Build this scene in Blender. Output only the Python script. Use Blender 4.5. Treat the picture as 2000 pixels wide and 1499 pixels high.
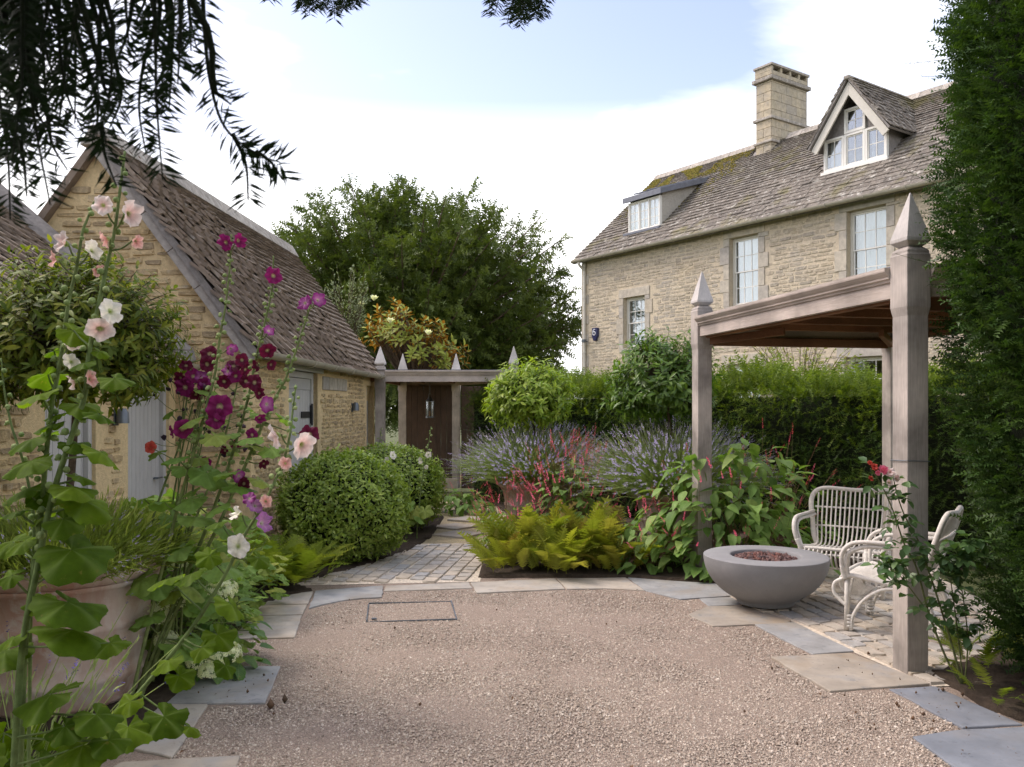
import bpy, math, random
import numpy as np
from mathutils import Vector, Matrix
random.seed(7); rng = np.random.default_rng(7)
R = math.radians
scene = bpy.context.scene
for o in list(bpy.data.objects): bpy.data.objects.remove(o)
col = scene.collection
# ------------------------------------------------------------------ camera
FPX, EYE, HORIZ = 1650.0, 1.64, 795.0      # focal length in photo pixels, eye height, horizon row
cam = bpy.data.objects.new('camera', bpy.data.cameras.new('camera')); col.objects.link(cam)
cam.location = (0, 0, EYE); cam.rotation_euler = (R(90), 0, 0)
cam.data.sensor_width = 36; cam.data.lens = FPX / 2000 * 36; cam.data.shift_y = (HORIZ - 749.5) / 2000
cam.data.clip_start = .05; cam.data.clip_end = 2000
cam.data.dof.use_dof = True; cam.data.dof.focus_distance = 7.5; cam.data.dof.aperture_fstop = 9
scene.camera = cam
# ------------------------------------------------------------------ sky, sun, exposure
SUN_AZ, SUN_EL = R(-72), R(52)             # azimuth from +Y towards +X; soft sun through thin cloud, from the left
world = bpy.data.worlds.new('World'); scene.world = world; world.use_nodes = True
wn = world.node_tree; wn.nodes.clear()
def wnode(t, **k):
    n = wn.nodes.new(t)
    for a, b in k.items(): setattr(n, a, b)
    return n
sky = wnode('ShaderNodeTexSky', sky_type='NISHITA', sun_disc=False)
sky.sun_elevation = SUN_EL; sky.sun_rotation = SUN_AZ; sky.air_density = 1.0; sky.dust_density = 1.6
tc = wnode('ShaderNodeTexCoord'); mp = wnode('ShaderNodeMapping')
mp.inputs['Location'].default_value = (2.6, 1.1, .4); mp.inputs['Rotation'].default_value = (0, R(-16), 0); mp.inputs['Scale'].default_value = (1, 1, 2.6)
nz = wnode('ShaderNodeTexNoise'); nz.inputs['Scale'].default_value = 1.25; nz.inputs['Detail'].default_value = 7; nz.inputs['Roughness'].default_value = .52; nz.inputs['Distortion'].default_value = .35
cr = wnode('ShaderNodeValToRGB'); cr.color_ramp.elements[0].position = .46; cr.color_ramp.elements[1].position = .64
sep = wnode('ShaderNodeSeparateXYZ'); mr = wnode('ShaderNodeMapRange')
mr.inputs[1].default_value = .21; mr.inputs[2].default_value = .34; mr.inputs[3].default_value = 1; mr.inputs[4].default_value = 0
mx = wnode('ShaderNodeMath', operation='MAXIMUM'); mix = wnode('ShaderNodeMixRGB')
boost = wnode('ShaderNodeMixRGB', blend_type='MULTIPLY'); boost.inputs[0].default_value = 1; boost.inputs[2].default_value = (1.72, 1.42, 1.36, 1)
mix.inputs[2].default_value = (9.9, 9.8, 9.7, 1)
bg = wnode('ShaderNodeBackground'); bg.inputs[1].default_value = .112; out = wnode('ShaderNodeOutputWorld')
L = wn.links.new
L(tc.outputs['Generated'], mp.inputs[0]); L(mp.outputs[0], nz.inputs['Vector']); L(nz.outputs[0], cr.inputs[0])
L(tc.outputs['Generated'], sep.inputs[0]); L(sep.outputs[2], mr.inputs[0])
L(cr.outputs[0], mx.inputs[0]); L(mr.outputs[0], mx.inputs[1]); L(mx.outputs[0], mix.inputs[0])
L(sky.outputs[0], boost.inputs[1]); L(boost.outputs[0], mix.inputs[1]); L(mix.outputs[0], bg.inputs[0]); L(bg.outputs[0], out.inputs[0])
sun = bpy.data.objects.new('sun', bpy.data.lights.new('sun', 'SUN')); col.objects.link(sun)
sun.data.energy = 1.5; sun.data.angle = R(22); sun.data.color = (1, .955, .88)
sd = Vector((math.sin(SUN_AZ) * math.cos(SUN_EL), math.cos(SUN_AZ) * math.cos(SUN_EL), math.sin(SUN_EL)))
sun.rotation_euler = sd.to_track_quat('Z', 'Y').to_euler(); sun.location = sd * 40
scene.view_settings.view_transform = 'Standard'; scene.view_settings.look = 'None'
scene.view_settings.exposure = 0.98; scene.view_settings.gamma = 1.0; scene.view_settings.use_curve_mapping = False
scene.render.engine = 'CYCLES'; cy_ = scene.cycles; cy_.max_bounces = 5; cy_.diffuse_bounces = 3; cy_.glossy_bounces = 2; cy_.transmission_bounces = 3; cy_.transparent_max_bounces = 8; cy_.caustics_reflective = False; cy_.caustics_refractive = False; scene.render.resolution_x = 1024; scene.render.resolution_y = 767
# ------------------------------------------------------------------ helpers: points
def P(px, py, Y): return Vector(((px - 1000) / FPX * Y, Y, EYE - (py - HORIZ) / FPX * Y))
def G(px, py, z=0.0):
    Y = (EYE - z) * FPX / (py - HORIZ); return Vector(((px - 1000) / FPX * Y, Y, z))
def spline(pts, n=8):
    p = [np.array(q, float) for q in pts]; p = [2*p[0]-p[1]] + p + [2*p[-1]-p[-2]]; o = []
    for i in range(1, len(p) - 2):
        a, b, c, d = p[i-1:i+3]
        for k in range(n):
            t = k / n; o.append(.5*((2*b) + (-a+c)*t + (2*a-5*b+4*c-d)*t*t + (-a+3*b-3*c+d)*t**3))
    o.append(p[-2]); return np.array(o)
def inside(x, y, poly):
    c = False; j = len(poly) - 1
    for i in range(len(poly)):
        xi, yi = poly[i][0], poly[i][1]; xj, yj = poly[j][0], poly[j][1]
        if (yi > y) != (yj > y) and x < (xj-xi)*(y-yi)/(yj-yi) + xi: c = not c
        j = i
    return c
def rdir(n): v = rng.normal(size=(n, 3)); return v / np.linalg.norm(v, axis=1)[:, None]
def nrm(v): return v / np.maximum(np.linalg.norm(v, axis=-1, keepdims=True), 1e-9)
def frames(d, n):          # columns: leaf axis, side, normal
    d = nrm(d); y = nrm(np.cross(n, d)); z = np.cross(d, y); return np.stack([d, y, z], axis=2)
# ------------------------------------------------------------------ helpers: meshes and objects
def raw_mesh(name, V, loops, starts, mi=None, smooth=True, var=None, mats=()):
    me = bpy.data.meshes.new(name); me.vertices.add(len(V)); me.vertices.foreach_set('co', np.ascontiguousarray(V, dtype=np.float32).ravel())
    me.loops.add(len(loops)); me.loops.foreach_set('vertex_index', np.ascontiguousarray(loops, dtype=np.int32))
    me.polygons.add(len(starts)); me.polygons.foreach_set('loop_start', np.ascontiguousarray(starts, dtype=np.int32))
    if mi is not None: me.polygons.foreach_set('material_index', np.ascontiguousarray(mi, dtype=np.int32))
    me.polygons.foreach_set('use_smooth', np.full(len(starts), smooth, dtype=bool))
    me.update(calc_edges=True)
    if var is not None:
        at = me.attributes.new('var', 'FLOAT', 'POINT'); at.data.foreach_set('value', np.ascontiguousarray(var, dtype=np.float32))
    for m in mats: me.materials.append(m)
    return me
def batch_mesh(name, items, mats, smooth=True):
    """items: (template (V,F), A (m,3,3), T (m,3), var (m,), material index)"""
    Vs, Ls, Ss, Ms, vs = [], [], [], [], []; nv = nl = 0
    for (tv, tf), A, T, var, mi in items:
        m = len(T)
        if m == 0: continue
        W = np.einsum('mij,nj->mni', A, tv) + T[:, None, :]
        lp = np.array([i for f in tf for i in f]); ln = np.array([len(f) for f in tf]); st = np.concatenate([[0], np.cumsum(ln)[:-1]])
        Vs.append(W.reshape(-1, 3)); Ls.append((lp[None] + (np.arange(m) * len(tv))[:, None]).ravel() + nv)
        Ss.append((st[None] + (np.arange(m) * len(lp))[:, None]).ravel() + nl)
        Ms.append(np.full(m * len(tf), mi)); vs.append(np.repeat(var, len(tv))); nv += m * len(tv); nl += m * len(lp)
    return raw_mesh(name, np.concatenate(Vs), np.concatenate(Ls), np.concatenate(Ss), np.concatenate(Ms), smooth, np.concatenate(vs), mats)
def wmat(o):
    m = Matrix.Identity(4)
    while o is not None: m = (o.matrix_parent_inverse @ o.matrix_basis if o.parent else o.matrix_basis.copy()) @ m; o = o.parent
    return m
def put(name, me, parent=None, world_space=False, mat=None, kind=None):
    o = bpy.data.objects.new(name, me); col.objects.link(o)
    if parent is not None:
        o.parent = parent
        if world_space: o.matrix_parent_inverse = wmat(parent).inverted()
    if mat is not None: o.matrix_basis = mat
    if kind: o['kind'] = kind
    return o
def tag(o, label, cat, group=None):
    o['label'] = label; o['category'] = cat
    if group: o['group'] = group
    return o
def thing(name, label, cat, loc=(0, 0, 0), rz=0, group=None):
    o = bpy.data.objects.new(name, None); col.objects.link(o); o.empty_display_size = .1
    o.location = loc; o.rotation_euler = (0, 0, rz); return tag(o, label, cat, group)
class MB:
    def __init__(s): s.V = []; s.F = []; s.M = []
    def add(s, V, F, mi=0):
        b = len(s.V); s.V += [tuple(v) for v in V]; s.F += [tuple(i + b for i in f) for f in F]; s.M += [mi] * len(F); return s
    def box(s, x0, x1, y0, y1, z0, z1, mi=0):
        return s.add([(x0,y0,z0),(x1,y0,z0),(x1,y1,z0),(x0,y1,z0),(x0,y0,z1),(x1,y0,z1),(x1,y1,z1),(x0,y1,z1)],
              [(3,2,1,0),(4,5,6,7),(0,1,5,4),(1,2,6,5),(2,3,7,6),(3,0,4,7)], mi)
    def beam(s, a, b, w, h, up=(0,0,1), mi=0):     # rectangular bar from a to b
        a, b, up = np.array(a, float), np.array(b, float), np.array(up, float); d = nrm(b - a); y = nrm(np.cross(up, d)); z = np.cross(d, y); V = []
        for p in (a, b):
            for i, j in ((-1,-1),(1,-1),(1,1),(-1,1)): V.append(p + y*i*w/2 + z*j*h/2)
        return s.add(V, [(3,2,1,0),(4,5,6,7),(0,1,5,4),(1,2,6,5),(2,3,7,6),(3,0,4,7)], mi)
    def tube(s, path, rad, sides=8, mi=0, caps=True):
        p = np.array(path, float); n = len(p); rad = np.broadcast_to(np.array(rad, float), (n,)) if np.ndim(rad) == 0 or len(rad) == n else np.interp(np.linspace(0,1,n), np.linspace(0,1,len(rad)), rad)
        t = nrm(np.gradient(p, axis=0)); u = np.cross(t[0], (0,0,1) if abs(t[0][2]) < .9 else (1,0,0)); u = nrm(u); V = []
        for i in range(n):
            u = nrm(u - t[i] * np.dot(u, t[i])); w = np.cross(t[i], u)
            for k in range(sides):
                a = 2*math.pi*k/sides; V.append(p[i] + rad[i]*(math.cos(a)*u + math.sin(a)*w))
        F = [(i*sides+k, i*sides+(k+1)%sides, (i+1)*sides+(k+1)%sides, (i+1)*sides+k) for i in range(n-1) for k in range(sides)]
        if caps: F += [tuple(range(sides))[::-1], tuple((n-1)*sides + k for k in range(sides))]
        return s.add(V, F, mi)
    def lathe(s, prof, segs=48, mi=0, c=(0,0,0)):
        n = len(prof); V = [(c[0]+r*math.cos(2*math.pi*k/segs), c[1]+r*math.sin(2*math.pi*k/segs), c[2]+z) for r, z in prof for k in range(segs)]
        return s.add(V, [(i*segs+k, i*segs+(k+1)%segs, (i+1)*segs+(k+1)%segs, (i+1)*segs+k) for i in range(n-1) for k in range(segs)], mi)
    def prism(s, poly, z0, z1, mi=0):
        n = len(poly); V = [(p[0], p[1], z0) for p in poly] + [(p[0], p[1], z1) for p in poly]
        return s.add(V, [tuple(range(n))[::-1], tuple(range(n, 2*n))] + [(i, (i+1) % n, n+(i+1) % n, n+i) for i in range(n)], mi)
    def quad(s, a, b, c, d, mi=0): return s.add([a, b, c, d], [(0,1,2,3)], mi)
    def mesh(s, name, mats, smooth=False):
        lp = np.array([i for f in s.F for i in f]); ln = np.array([len(f) for f in s.F])
        me = raw_mesh(name, np.array(s.V), lp, np.concatenate([[0], np.cumsum(ln)[:-1]]), np.array(s.M), smooth, None, mats if isinstance(mats, (list, tuple)) else [mats])
        return me
    def build(s, name, mats, parent=None, world_space=False, smooth=False, bevel=0, kind=None, auto=None):
        me = s.mesh(name, mats, smooth); o = put(name, me, parent, world_space, kind=kind)
        if auto is not None: me.set_sharp_from_angle(angle=R(auto))
        if bevel:
            m = o.modifiers.new('bevel', 'BEVEL'); m.width = bevel; m.segments = 2; m.limit_method = 'ANGLE'; m.angle_limit = R(35)
        return o
def score(T, size):
    d = np.maximum(T[:, 1], .3); px = 1000 + FPX * T[:, 0] / d; py = HORIZ - FPX * (T[:, 2] - EYE) / d
    ok = (px > -20) & (px < 2020) & (py > -20) & (py < 1520) & (T[:, 1] > .2)
    return np.where(ok, size / d**2, 0)
def pieces(parent, name, temps, A, T, ti, mats, limit=300, rest=None, smooth=False, world_space=True):
    """alike pieces: those that show largest become objects of their own, the rest one 'stuff' part"""
    A = np.asarray(A); T = np.asarray(T); ti = np.asarray(ti); mats = mats if isinstance(mats, (list, tuple)) else [mats]
    size = np.linalg.norm(A[:, :, 0], axis=1) * np.linalg.norm(A[:, :, 1], axis=1)
    if world_space: Tw = T
    else:
        W = np.array(wmat(parent)); Tw = T @ W[:3, :3].T + W[:3, 3]
    order = np.argsort(-score(Tw, size)); ind = order[:limit]; oth = order[limit:]
    mes = {}
    inv = wmat(parent).inverted() if (parent is not None and world_space) else None
    for i in ind:
        k = int(ti[i])
        if k not in mes: mes[k] = batch_mesh(name, [(temps[k], np.eye(3)[None], np.zeros((1, 3)), np.zeros(1), 0)], mats, smooth)
        o = bpy.data.objects.new(name, mes[k]); col.objects.link(o)
        M = Matrix(A[i].tolist()).to_4x4(); M.translation = T[i].tolist(); o.matrix_basis = M
        if parent is not None:
            o.parent = parent
            if inv is not None: o.matrix_parent_inverse = inv
    if len(oth):
        it = [(temps[k], A[oth][ti[oth] == k], T[oth][ti[oth] == k], rng.random(int((ti[oth] == k).sum())), 0) for k in range(len(temps))]
        put(rest or name + '_rest', batch_mesh(rest or name, it, mats, smooth), parent, world_space, kind='stuff')
# ------------------------------------------------------------------ helpers: materials
def newmat(name):
    m = bpy.data.materials.new(name); m.use_nodes = True; return m, m.node_tree, m.node_tree.nodes['Principled BSDF']
def nd(nt, t, ins=None, **k):
    n = nt.nodes.new(t)
    for a, b in k.items(): setattr(n, a, b)
    for a, b in (ins or {}).items(): n.inputs[a].default_value = b
    return n
def c4(c): return (c[0], c[1], c[2], 1)
def ramp(nt, fac, stops, interp='LINEAR'):
    n = nt.nodes.new('ShaderNodeValToRGB'); e = n.color_ramp; e.interpolation = interp
    while len(e.elements) < len(stops): e.elements.new(.5)
    for el, (p, c) in zip(e.elements, stops): el.position = p; el.color = c4(c) if len(c) == 3 else c
    nt.links.new(fac, n.inputs[0]); return n.outputs[0]
def rand(nt):          # one random number per object or per piece of a joined mesh
    oi = nt.nodes.new('ShaderNodeObjectInfo'); at = nd(nt, 'ShaderNodeAttribute', attribute_name='var')
    a = nd(nt, 'ShaderNodeMath', operation='ADD'); f = nd(nt, 'ShaderNodeMath', operation='FRACT')
    nt.links.new(oi.outputs['Random'], a.inputs[0]); nt.links.new(at.outputs['Fac'], a.inputs[1]); nt.links.new(a.outputs[0], f.inputs[0]); return f.outputs[0]
def noise(nt, scale, detail=4, rough=.55, dist=0, vec=None, stretch=None):
    n = nd(nt, 'ShaderNodeTexNoise', {'Scale': scale, 'Detail': detail, 'Roughness': rough, 'Distortion': dist})
    if vec is None: vec = nt.nodes.new('ShaderNodeNewGeometry').outputs['Position']
    if stretch:
        m = nd(nt, 'ShaderNodeMapping'); m.inputs['Scale'].default_value = stretch; nt.links.new(vec, m.inputs[0]); vec = m.outputs[0]
    nt.links.new(vec, n.inputs['Vector']); return n.outputs[0]
def mixc(nt, fac, a, b, mode='MIX'):
    n = nd(nt, 'ShaderNodeMixRGB', blend_type=mode)
    for i, v in ((0, fac), (1, a), (2, b)):
        if hasattr(v, 'is_linked') or hasattr(v, 'links'): nt.links.new(v, n.inputs[i])
        else: n.inputs[i].default_value = v if i == 0 else c4(v)
    return n.outputs[0]
def bump(nt, h, strength, dist, b):
    n = nd(nt, 'ShaderNodeBump', {'Strength': strength, 'Distance': dist}); nt.links.new(h, n.inputs['Height']); nt.links.new(n.outputs[0], b.inputs['Normal'])
def stone_mat(name, cols, scale=12, rough=.9, bmp=.6, bd=.01, patches=(), nstr=.35, tint=None):
    """cols: ramp picked per piece; patches: (noise scale, lo, hi, colour, strength)"""
    m, nt, b = newmat(name); r = rand(nt); cols = list(cols) * (2 if len(cols) == 1 else 1); n = len(cols)
    c = ramp(nt, r, [(i / max(1, n - 1), k) for i, k in enumerate(cols)])
    n1 = noise(nt, scale, 6, .6); g = ramp(nt, n1, [(.3, (1-nstr,)*3), (.7, (1+nstr,)*3)])
    c = mixc(nt, 1, c, g, 'MULTIPLY')
    for sc, lo, hi, pc, st in patches:
        f = ramp(nt, noise(nt, sc, 5, .6, .3), [(lo, (0,0,0)), (hi, (st,)*3)]); c = mixc(nt, f, c, pc)
    nt.links.new(c, b.inputs['Base Color']); b.inputs['Roughness'].default_value = rough; b.inputs['Specular IOR Level'].default_value = .25
    bump(nt, noise(nt, scale*3, 6, .65), bmp, bd, b); return m
def wood_mat(name, c1, c2, axis=2, scale=9, rough=.75, tree=.35):
    m, nt, b = newmat(name); s = [14, 14, 14]; s[axis] = .7
    tcn = nt.nodes.new('ShaderNodeTexCoord').outputs['Object']
    g = noise(nt, scale, 5, .6, .6, tcn, tuple(s)); c = ramp(nt, g, [(.3, c1), (.7, c2)])
    big = ramp(nt, noise(nt, 2.2, 4, .6), [(.35, (1-tree,)*3), (.7, (1+tree*.4,)*3)]); c = mixc(nt, 1, c, big, 'MULTIPLY')
    rr = ramp(nt, rand(nt), [(0, (.86,)*3), (1, (1.12,)*3)]); c = mixc(nt, 1, c, rr, 'MULTIPLY')
    nt.links.new(c, b.inputs['Base Color']); b.inputs['Roughness'].default_value = rough; bump(nt, g, .25, .004, b); return m
def paint_mat(name, c, rough=.5, wear=.12, spec=.4, bmp=.08):
    m, nt, b = newmat(name); g = ramp(nt, noise(nt, 7, 6, .6), [(.3, tuple(k*(1-wear) for k in c)), (.7, tuple(min(1, k*(1+wear*.5)) for k in c))])
    nt.links.new(g, b.inputs['Base Color']); b.inputs['Roughness'].default_value = rough; b.inputs['Specular IOR Level'].default_value = spec; bump(nt, noise(nt, 60, 4), bmp, .003, b); return m
def leaf_mat(name, cols, rough=.45, trans=.3, back=None, spec=.35, veins=0):
    m, nt, b = newmat(name); r = rand(nt); n = len(cols)
    c = ramp(nt, r, [(i / max(1, n - 1), k) for i, k in enumerate(cols)])
    c = mixc(nt, 1, c, ramp(nt, noise(nt, 25, 3), [(.3, (.82,)*3), (.7, (1.18,)*3)]), 'MULTIPLY')
    if back is not None:
        geo = nt.nodes.new('ShaderNodeNewGeometry'); c = mixc(nt, geo.outputs['Backfacing'], c, back)
    nt.links.new(c, b.inputs['Base Color']); b.inputs['Roughness'].default_value = rough; b.inputs['Specular IOR Level'].default_value = spec
    if veins:
        bump(nt, noise(nt, 45, 3), .3, .01, b); xyz = nd(nt, 'ShaderNodeSeparateXYZ'); nt.links.new(nt.nodes.new('ShaderNodeTexCoord').outputs['Object'], xyz.inputs[0])
        def mt(op, a, bb=None):
            q = nd(nt, 'ShaderNodeMath', operation=op)
            for i, v in enumerate((a, bb)):
                if v is None: continue
                if isinstance(v, (int, float)): q.inputs[i].default_value = v
                else: nt.links.new(v, q.inputs[i])
            return q.outputs[0]
        X, Yv = xyz.outputs[0], xyz.outputs[1]; ay = mt('ABSOLUTE', Yv); near_ = mt('LESS_THAN', ay, .9)
        if veins == 'palm': f = mt('POWER', mt('ABSOLUTE', mt('COSINE', mt('MULTIPLY', mt('ARCTAN2', Yv, X), 2.5))), 26)
        else: f = mt('MAXIMUM', mt('LESS_THAN', ay, .018), mt('MULTIPLY', mt('POWER', mt('ABSOLUTE', mt('SINE', mt('MULTIPLY', mt('SUBTRACT', X, mt('MULTIPLY', ay, .9)), 24))), 12), .55))
        f = mt('MULTIPLY', mt('MULTIPLY', f, near_), .2); c = mixc(nt, f, c, (.34, .44, .16)); sp_ = ramp(nt, noise(nt, 38, 4, .6), [(.64, (0,)*3), (.72, (.55,)*3)]); c = mixc(nt, sp_, c, (.25, .2, .05)); nt.links.new(c, b.inputs['Base Color'])
    t = nt.nodes.new('ShaderNodeBsdfTranslucent'); tcx = mixc(nt, 1, c, (1.25, 1.35, .55), 'MULTIPLY'); nt.links.new(tcx, t.inputs[0])
    ms = nd(nt, 'ShaderNodeMixShader', {0: trans}); nt.links.new(b.outputs[0], ms.inputs[1]); nt.links.new(t.outputs[0], ms.inputs[2])
    nt.links.new(ms.outputs[0], nt.nodes['Material Output'].inputs[0]); return m
# ------------------------------------------------------------------ helpers: templates
def T_leaf(segs=3, w=.35, fold=.12, curl=.25, peak=.45):
    V = []; 
    for i in range(segs + 1):
        t = i / segs; ww = w/2 * (math.sin(math.pi * t**(math.log(.5)/math.log(peak))) ** .8 if 0 < t < 1 else 0.02); z = -curl * t * t
        V += [(t, -ww, z + fold*ww*2), (t, 0, z), (t, ww, z + fold*ww*2)]
    F = []
    for i in range(segs):
        a = i*3; F += [(a, a+3, a+4, a+1), (a+1, a+4, a+5, a+2)]
    return np.array(V), F
def T_tri(w=.4): return np.array([(0, 0, 0), (.45, -w/2, .06), (1, 0, -.08), (.45, w/2, .06)]), [(0, 1, 2, 3)]
def T_sprig(n=10, nl=.22, nw=.045, seed=0, droop=.15, stem=.012, flat=.3, tip=1.0):
    r = np.random.default_rng(seed); V = [(0, -stem, 0), (0, stem, 0), (1, 0, -droop)]; F = [(0, 1, 2)]
    for i in range(n):
        t = .06 + .94 * i / n; z = -droop*t*t; l = nl*(1.05 - .45*t*tip) * r.uniform(.8, 1.2)
        for s in (-1, 1):
            d = np.array((r.uniform(.35, .75), s, r.normal(0, flat))); d = d/np.linalg.norm(d); b = len(V)
            V += [(t - nw/2, 0, z), (t + nw/2, 0, z), tuple(np.array((t, 0, z)) + d*l)]; F.append((b, b+1, b+2))
    return np.array(V), F
def T_octa(seed):
    r = np.random.default_rng(seed); V = np.array([(1,0,0),(-1,0,0),(0,1,0),(0,-1,0),(0,0,1),(0,0,-1)], float) * .5; V = V*r.uniform(.65, 1.2, (6, 1)) + r.normal(0, .07, (6, 3))
    return V, [(0,2,4),(2,1,4),(1,3,4),(3,0,4),(2,0,5),(1,2,5),(3,1,5),(0,3,5)]
def T_peb(seed):
    r = np.random.default_rng(seed); V = [(.5*math.cos(a)*r.uniform(.75, 1.15), .5*math.sin(a)*r.uniform(.75, 1.15), -.1) for a in (0, 1.3, 2.5, 3.8, 5.0)] + [(r.normal(0, .1), r.normal(0, .1), r.uniform(.35, .6))]
    return np.array(V), [(i, (i+1) % 5, 5) for i in range(5)]
def T_ico(sub=0, seed=0, jit=.1):
    import bmesh
    bm = bmesh.new(); bmesh.ops.create_icosphere(bm, subdivisions=sub+1, radius=.5); V = np.array([v.co for v in bm.verts]); F = [tuple(v.index for v in f.verts) for f in bm.faces]; bm.free()
    return V * (1 + np.random.default_rng(seed).normal(0, jit, (len(V), 1))), F
def T_stone(seed, jit=.06, inset=.84, cut=.13):
    r = np.random.default_rng(seed); o = []
    for x, y in ((-.5,cut-.5),(cut-.5,-.5),(.5-cut,-.5),(.5,cut-.5),(.5,.5-cut),(.5-cut,.5),(cut-.5,.5),(-.5,.5-cut)): o.append((x + r.uniform(-jit, jit), y + r.uniform(-jit, jit)))
    o = np.clip(np.array(o), -.53, .53); V = [(x, y, 0) for x, y in o] + [(x, y, .55 + r.uniform(-.1, .1)) for x, y in o] + [(x*inset + r.normal(0, .02), y*inset + r.normal(0, .02), 1 + r.uniform(-.12, .12)) for x, y in o]
    F = [tuple(range(16, 24))]
    for k in (0, 8): F += [(k+i, k+(i+1) % 8, k+8+(i+1) % 8, k+8+i) for i in range(8)]
    return np.array(V), F
def T_slate(seed):
    r = np.random.default_rng(seed); lo = [(-.49, r.uniform(-.01, .04)), (-.3, r.uniform(-.03, .02)), (.25, r.uniform(-.03, .02)), (.49, r.uniform(-.01, .05))]
    o = lo + [(.47 + r.uniform(-.03, .03), 1), (-.47 + r.uniform(-.03, .03), 1)]
    V = [(x, y, 0) for x, y in o] + [(x*.99, y + (.015 if y < .5 else 0), 1 + r.uniform(-.1, .1)) for x, y in o]; n = 6
    return np.array(V), [tuple(range(n, 2*n)), tuple(range(n))[::-1]] + [(i, (i+1) % n, n+(i+1) % n, n+i) for i in range(n)]
STONES = [T_stone(i) for i in range(8)]; SLATES = [T_slate(i) for i in range(7)]
# ------------------------------------------------------------------ materials
M = {}
M['terrain'] = stone_mat('terrain', [(.07, .085, .03), (.09, .1, .04)], 3, .95, .5, .03)
M['soil'] = stone_mat('soil', [(.05, .036, .025), (.065, .047, .033)], 30, .95, 1, .02, [(9, .5, .7, (.09, .07, .05), .5)])
M['gravel'] = stone_mat('gravel', [(.36, .277, .22)], 55, .92, 1, .012, [(150, .5, .6, (.13, .1, .08), .75), (190, .55, .64, (.52, .45, .38), .8)], .25)
M['pebble'] = stone_mat('pebble', [(.23, .181, .146), (.415, .338, .272), (.5, .415, .335), (.445, .366, .292), (.325, .258, .208), (.605, .518, .43), (.505, .42, .342), (.465, .386, .32), (.69, .618, .527)], 60, .85, .3, .003, [(1.6, .45, .7, (.36, .29, .235), .3)])
M['hoggin'] = stone_mat('path_gravel', [(.46, .38, .24)], 60, .95, 1, .012, [(130, .5, .6, (.26, .2, .12), .7), (160, .56, .64, (.62, .54, .4), .8)], .3)
M['mortar'] = stone_mat('mortar', [(.58, .5, .4)], 40, .95, .6, .006)
def flag_mat(name, cols, pa, pb): return stone_mat(name, cols, 5, .75, .3, .006, [(2.3, .5, .68, pa, .6), (3.1, .52, .7, pb, .6), (14, .58, .68, tuple(k*.7 for k in pb), .5), (45, .62, .7, (.2, .17, .14), .5)], .18)
M['flag'] = flag_mat('flagstone', [(.42, .37, .31), (.38, .345, .3), (.45, .385, .305)], (.36, .28, .2), (.33, .33, .33)); M['flag_grey'] = flag_mat('grey_flagstone', [(.32, .315, .305), (.29, .29, .285)], (.28, .235, .18), (.24, .255, .275)); M['flag_blue'] = flag_mat('blue_flagstone', [(.2, .215, .24), (.18, .19, .215)], (.23, .22, .215), (.15, .165, .19)); M['flag_brown'] = flag_mat('brown_flagstone', [(.35, .305, .25), (.32, .28, .23)], (.27, .2, .13), (.26, .265, .27))
M['cobble'] = stone_mat('cobble', [(.37, .345, .315), (.44, .375, .295), (.38, .355, .32), (.325, .32, .315), (.47, .4, .315), (.395, .35, .295), (.41, .375, .335)], 14, .8, .5, .008, [(9, .55, .7, (.33, .27, .2), .45)], .16)
M['barn_stone'] = stone_mat('warm_limestone', [(.52, .385, .205), (.6, .455, .255), (.44, .325, .185), (.64, .505, .305), (.5, .375, .205), (.38, .295, .185), (.62, .485, .285)], 16, .95, 1, .02, [(5, .55, .72, (.33, .26, .17), .6), (28, .6, .7, (.25, .2, .13), .55), (11, .6, .7, (.64, .56, .42), .6)], .25)
M['barn_mortar'] = stone_mat('lime_mortar', [(.72, .56, .32)], 25, .95, .8, .02, [(3, .5, .75, (.64, .475, .25), .5)], .14)
M['house_stone'] = stone_mat('grey_limestone', [(.4, .345, .265), (.46, .39, .29), (.35, .31, .25), (.5, .43, .325), (.42, .36, .275), (.37, .32, .245), (.52, .45, .34)], 12, .95, 1, .02, [(1.1, .48, .7, (.38, .35, .31), .6), (20, .6, .7, (.24, .2, .15), .6), (.7, .55, .75, (.52, .41, .25), .5)], .28)
M['house_mortar'] = stone_mat('old_mortar', [(.54, .46, .34)], 20, .95, .8, .02, [(1.0, .48, .7, (.42, .37, .3), .6)], .16)
M['ashlar'] = stone_mat('dressed_stone', [(.4, .365, .31), (.46, .41, .33), (.37, .34, .3), (.48, .41, .3)], 9, .9, .4, .008, [(4, .5, .7, (.29, .27, .24), .6), (14, .6, .7, (.22, .2, .17), .4)], .2)
M['chimney_stone'] = stone_mat('chimney_stone', [(.43, .365, .255), (.4, .35, .265), (.46, .39, .28), (.36, .32, .26)], 9, .9, .4, .008, [(3, .48, .68, (.31, .285, .245), .7), (14, .58, .7, (.22, .18, .13), .5), (1.3, .5, .7, (.25, .23, .2), .5)], .22)
SL = [(.165, .136, .112), (.19, .156, .129), (.15, .124, .104), (.205, .168, .138), (.18, .147, .121), (.225, .188, .156), (.16, .132, .11)]
M['slate'] = stone_mat('stone_slate', [(k[0]*1.2, k[1]*1.14, k[2]*1.06) for k in SL], 9, .95, .6, .01, [(6, .62, .69, (.45, .42, .37), .6), (22, .64, .7, (.5, .47, .42), .6), (2.5, .55, .7, (.1, .085, .075), .4)], .2)
M['slate_house'] = stone_mat('lichened_stone_slate', [(k[0]*.92, k[1]*.98, k[2]*1.0) for k in SL], 11, .95, 1, .015, [(6, .58, .64, (.48, .46, .41), .75), (19, .61, .67, (.54, .52, .47), .8), (2, .48, .68, (.1, .088, .078), .6), (1.1, .55, .7, (.17, .155, .05), .6)], .3)
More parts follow.
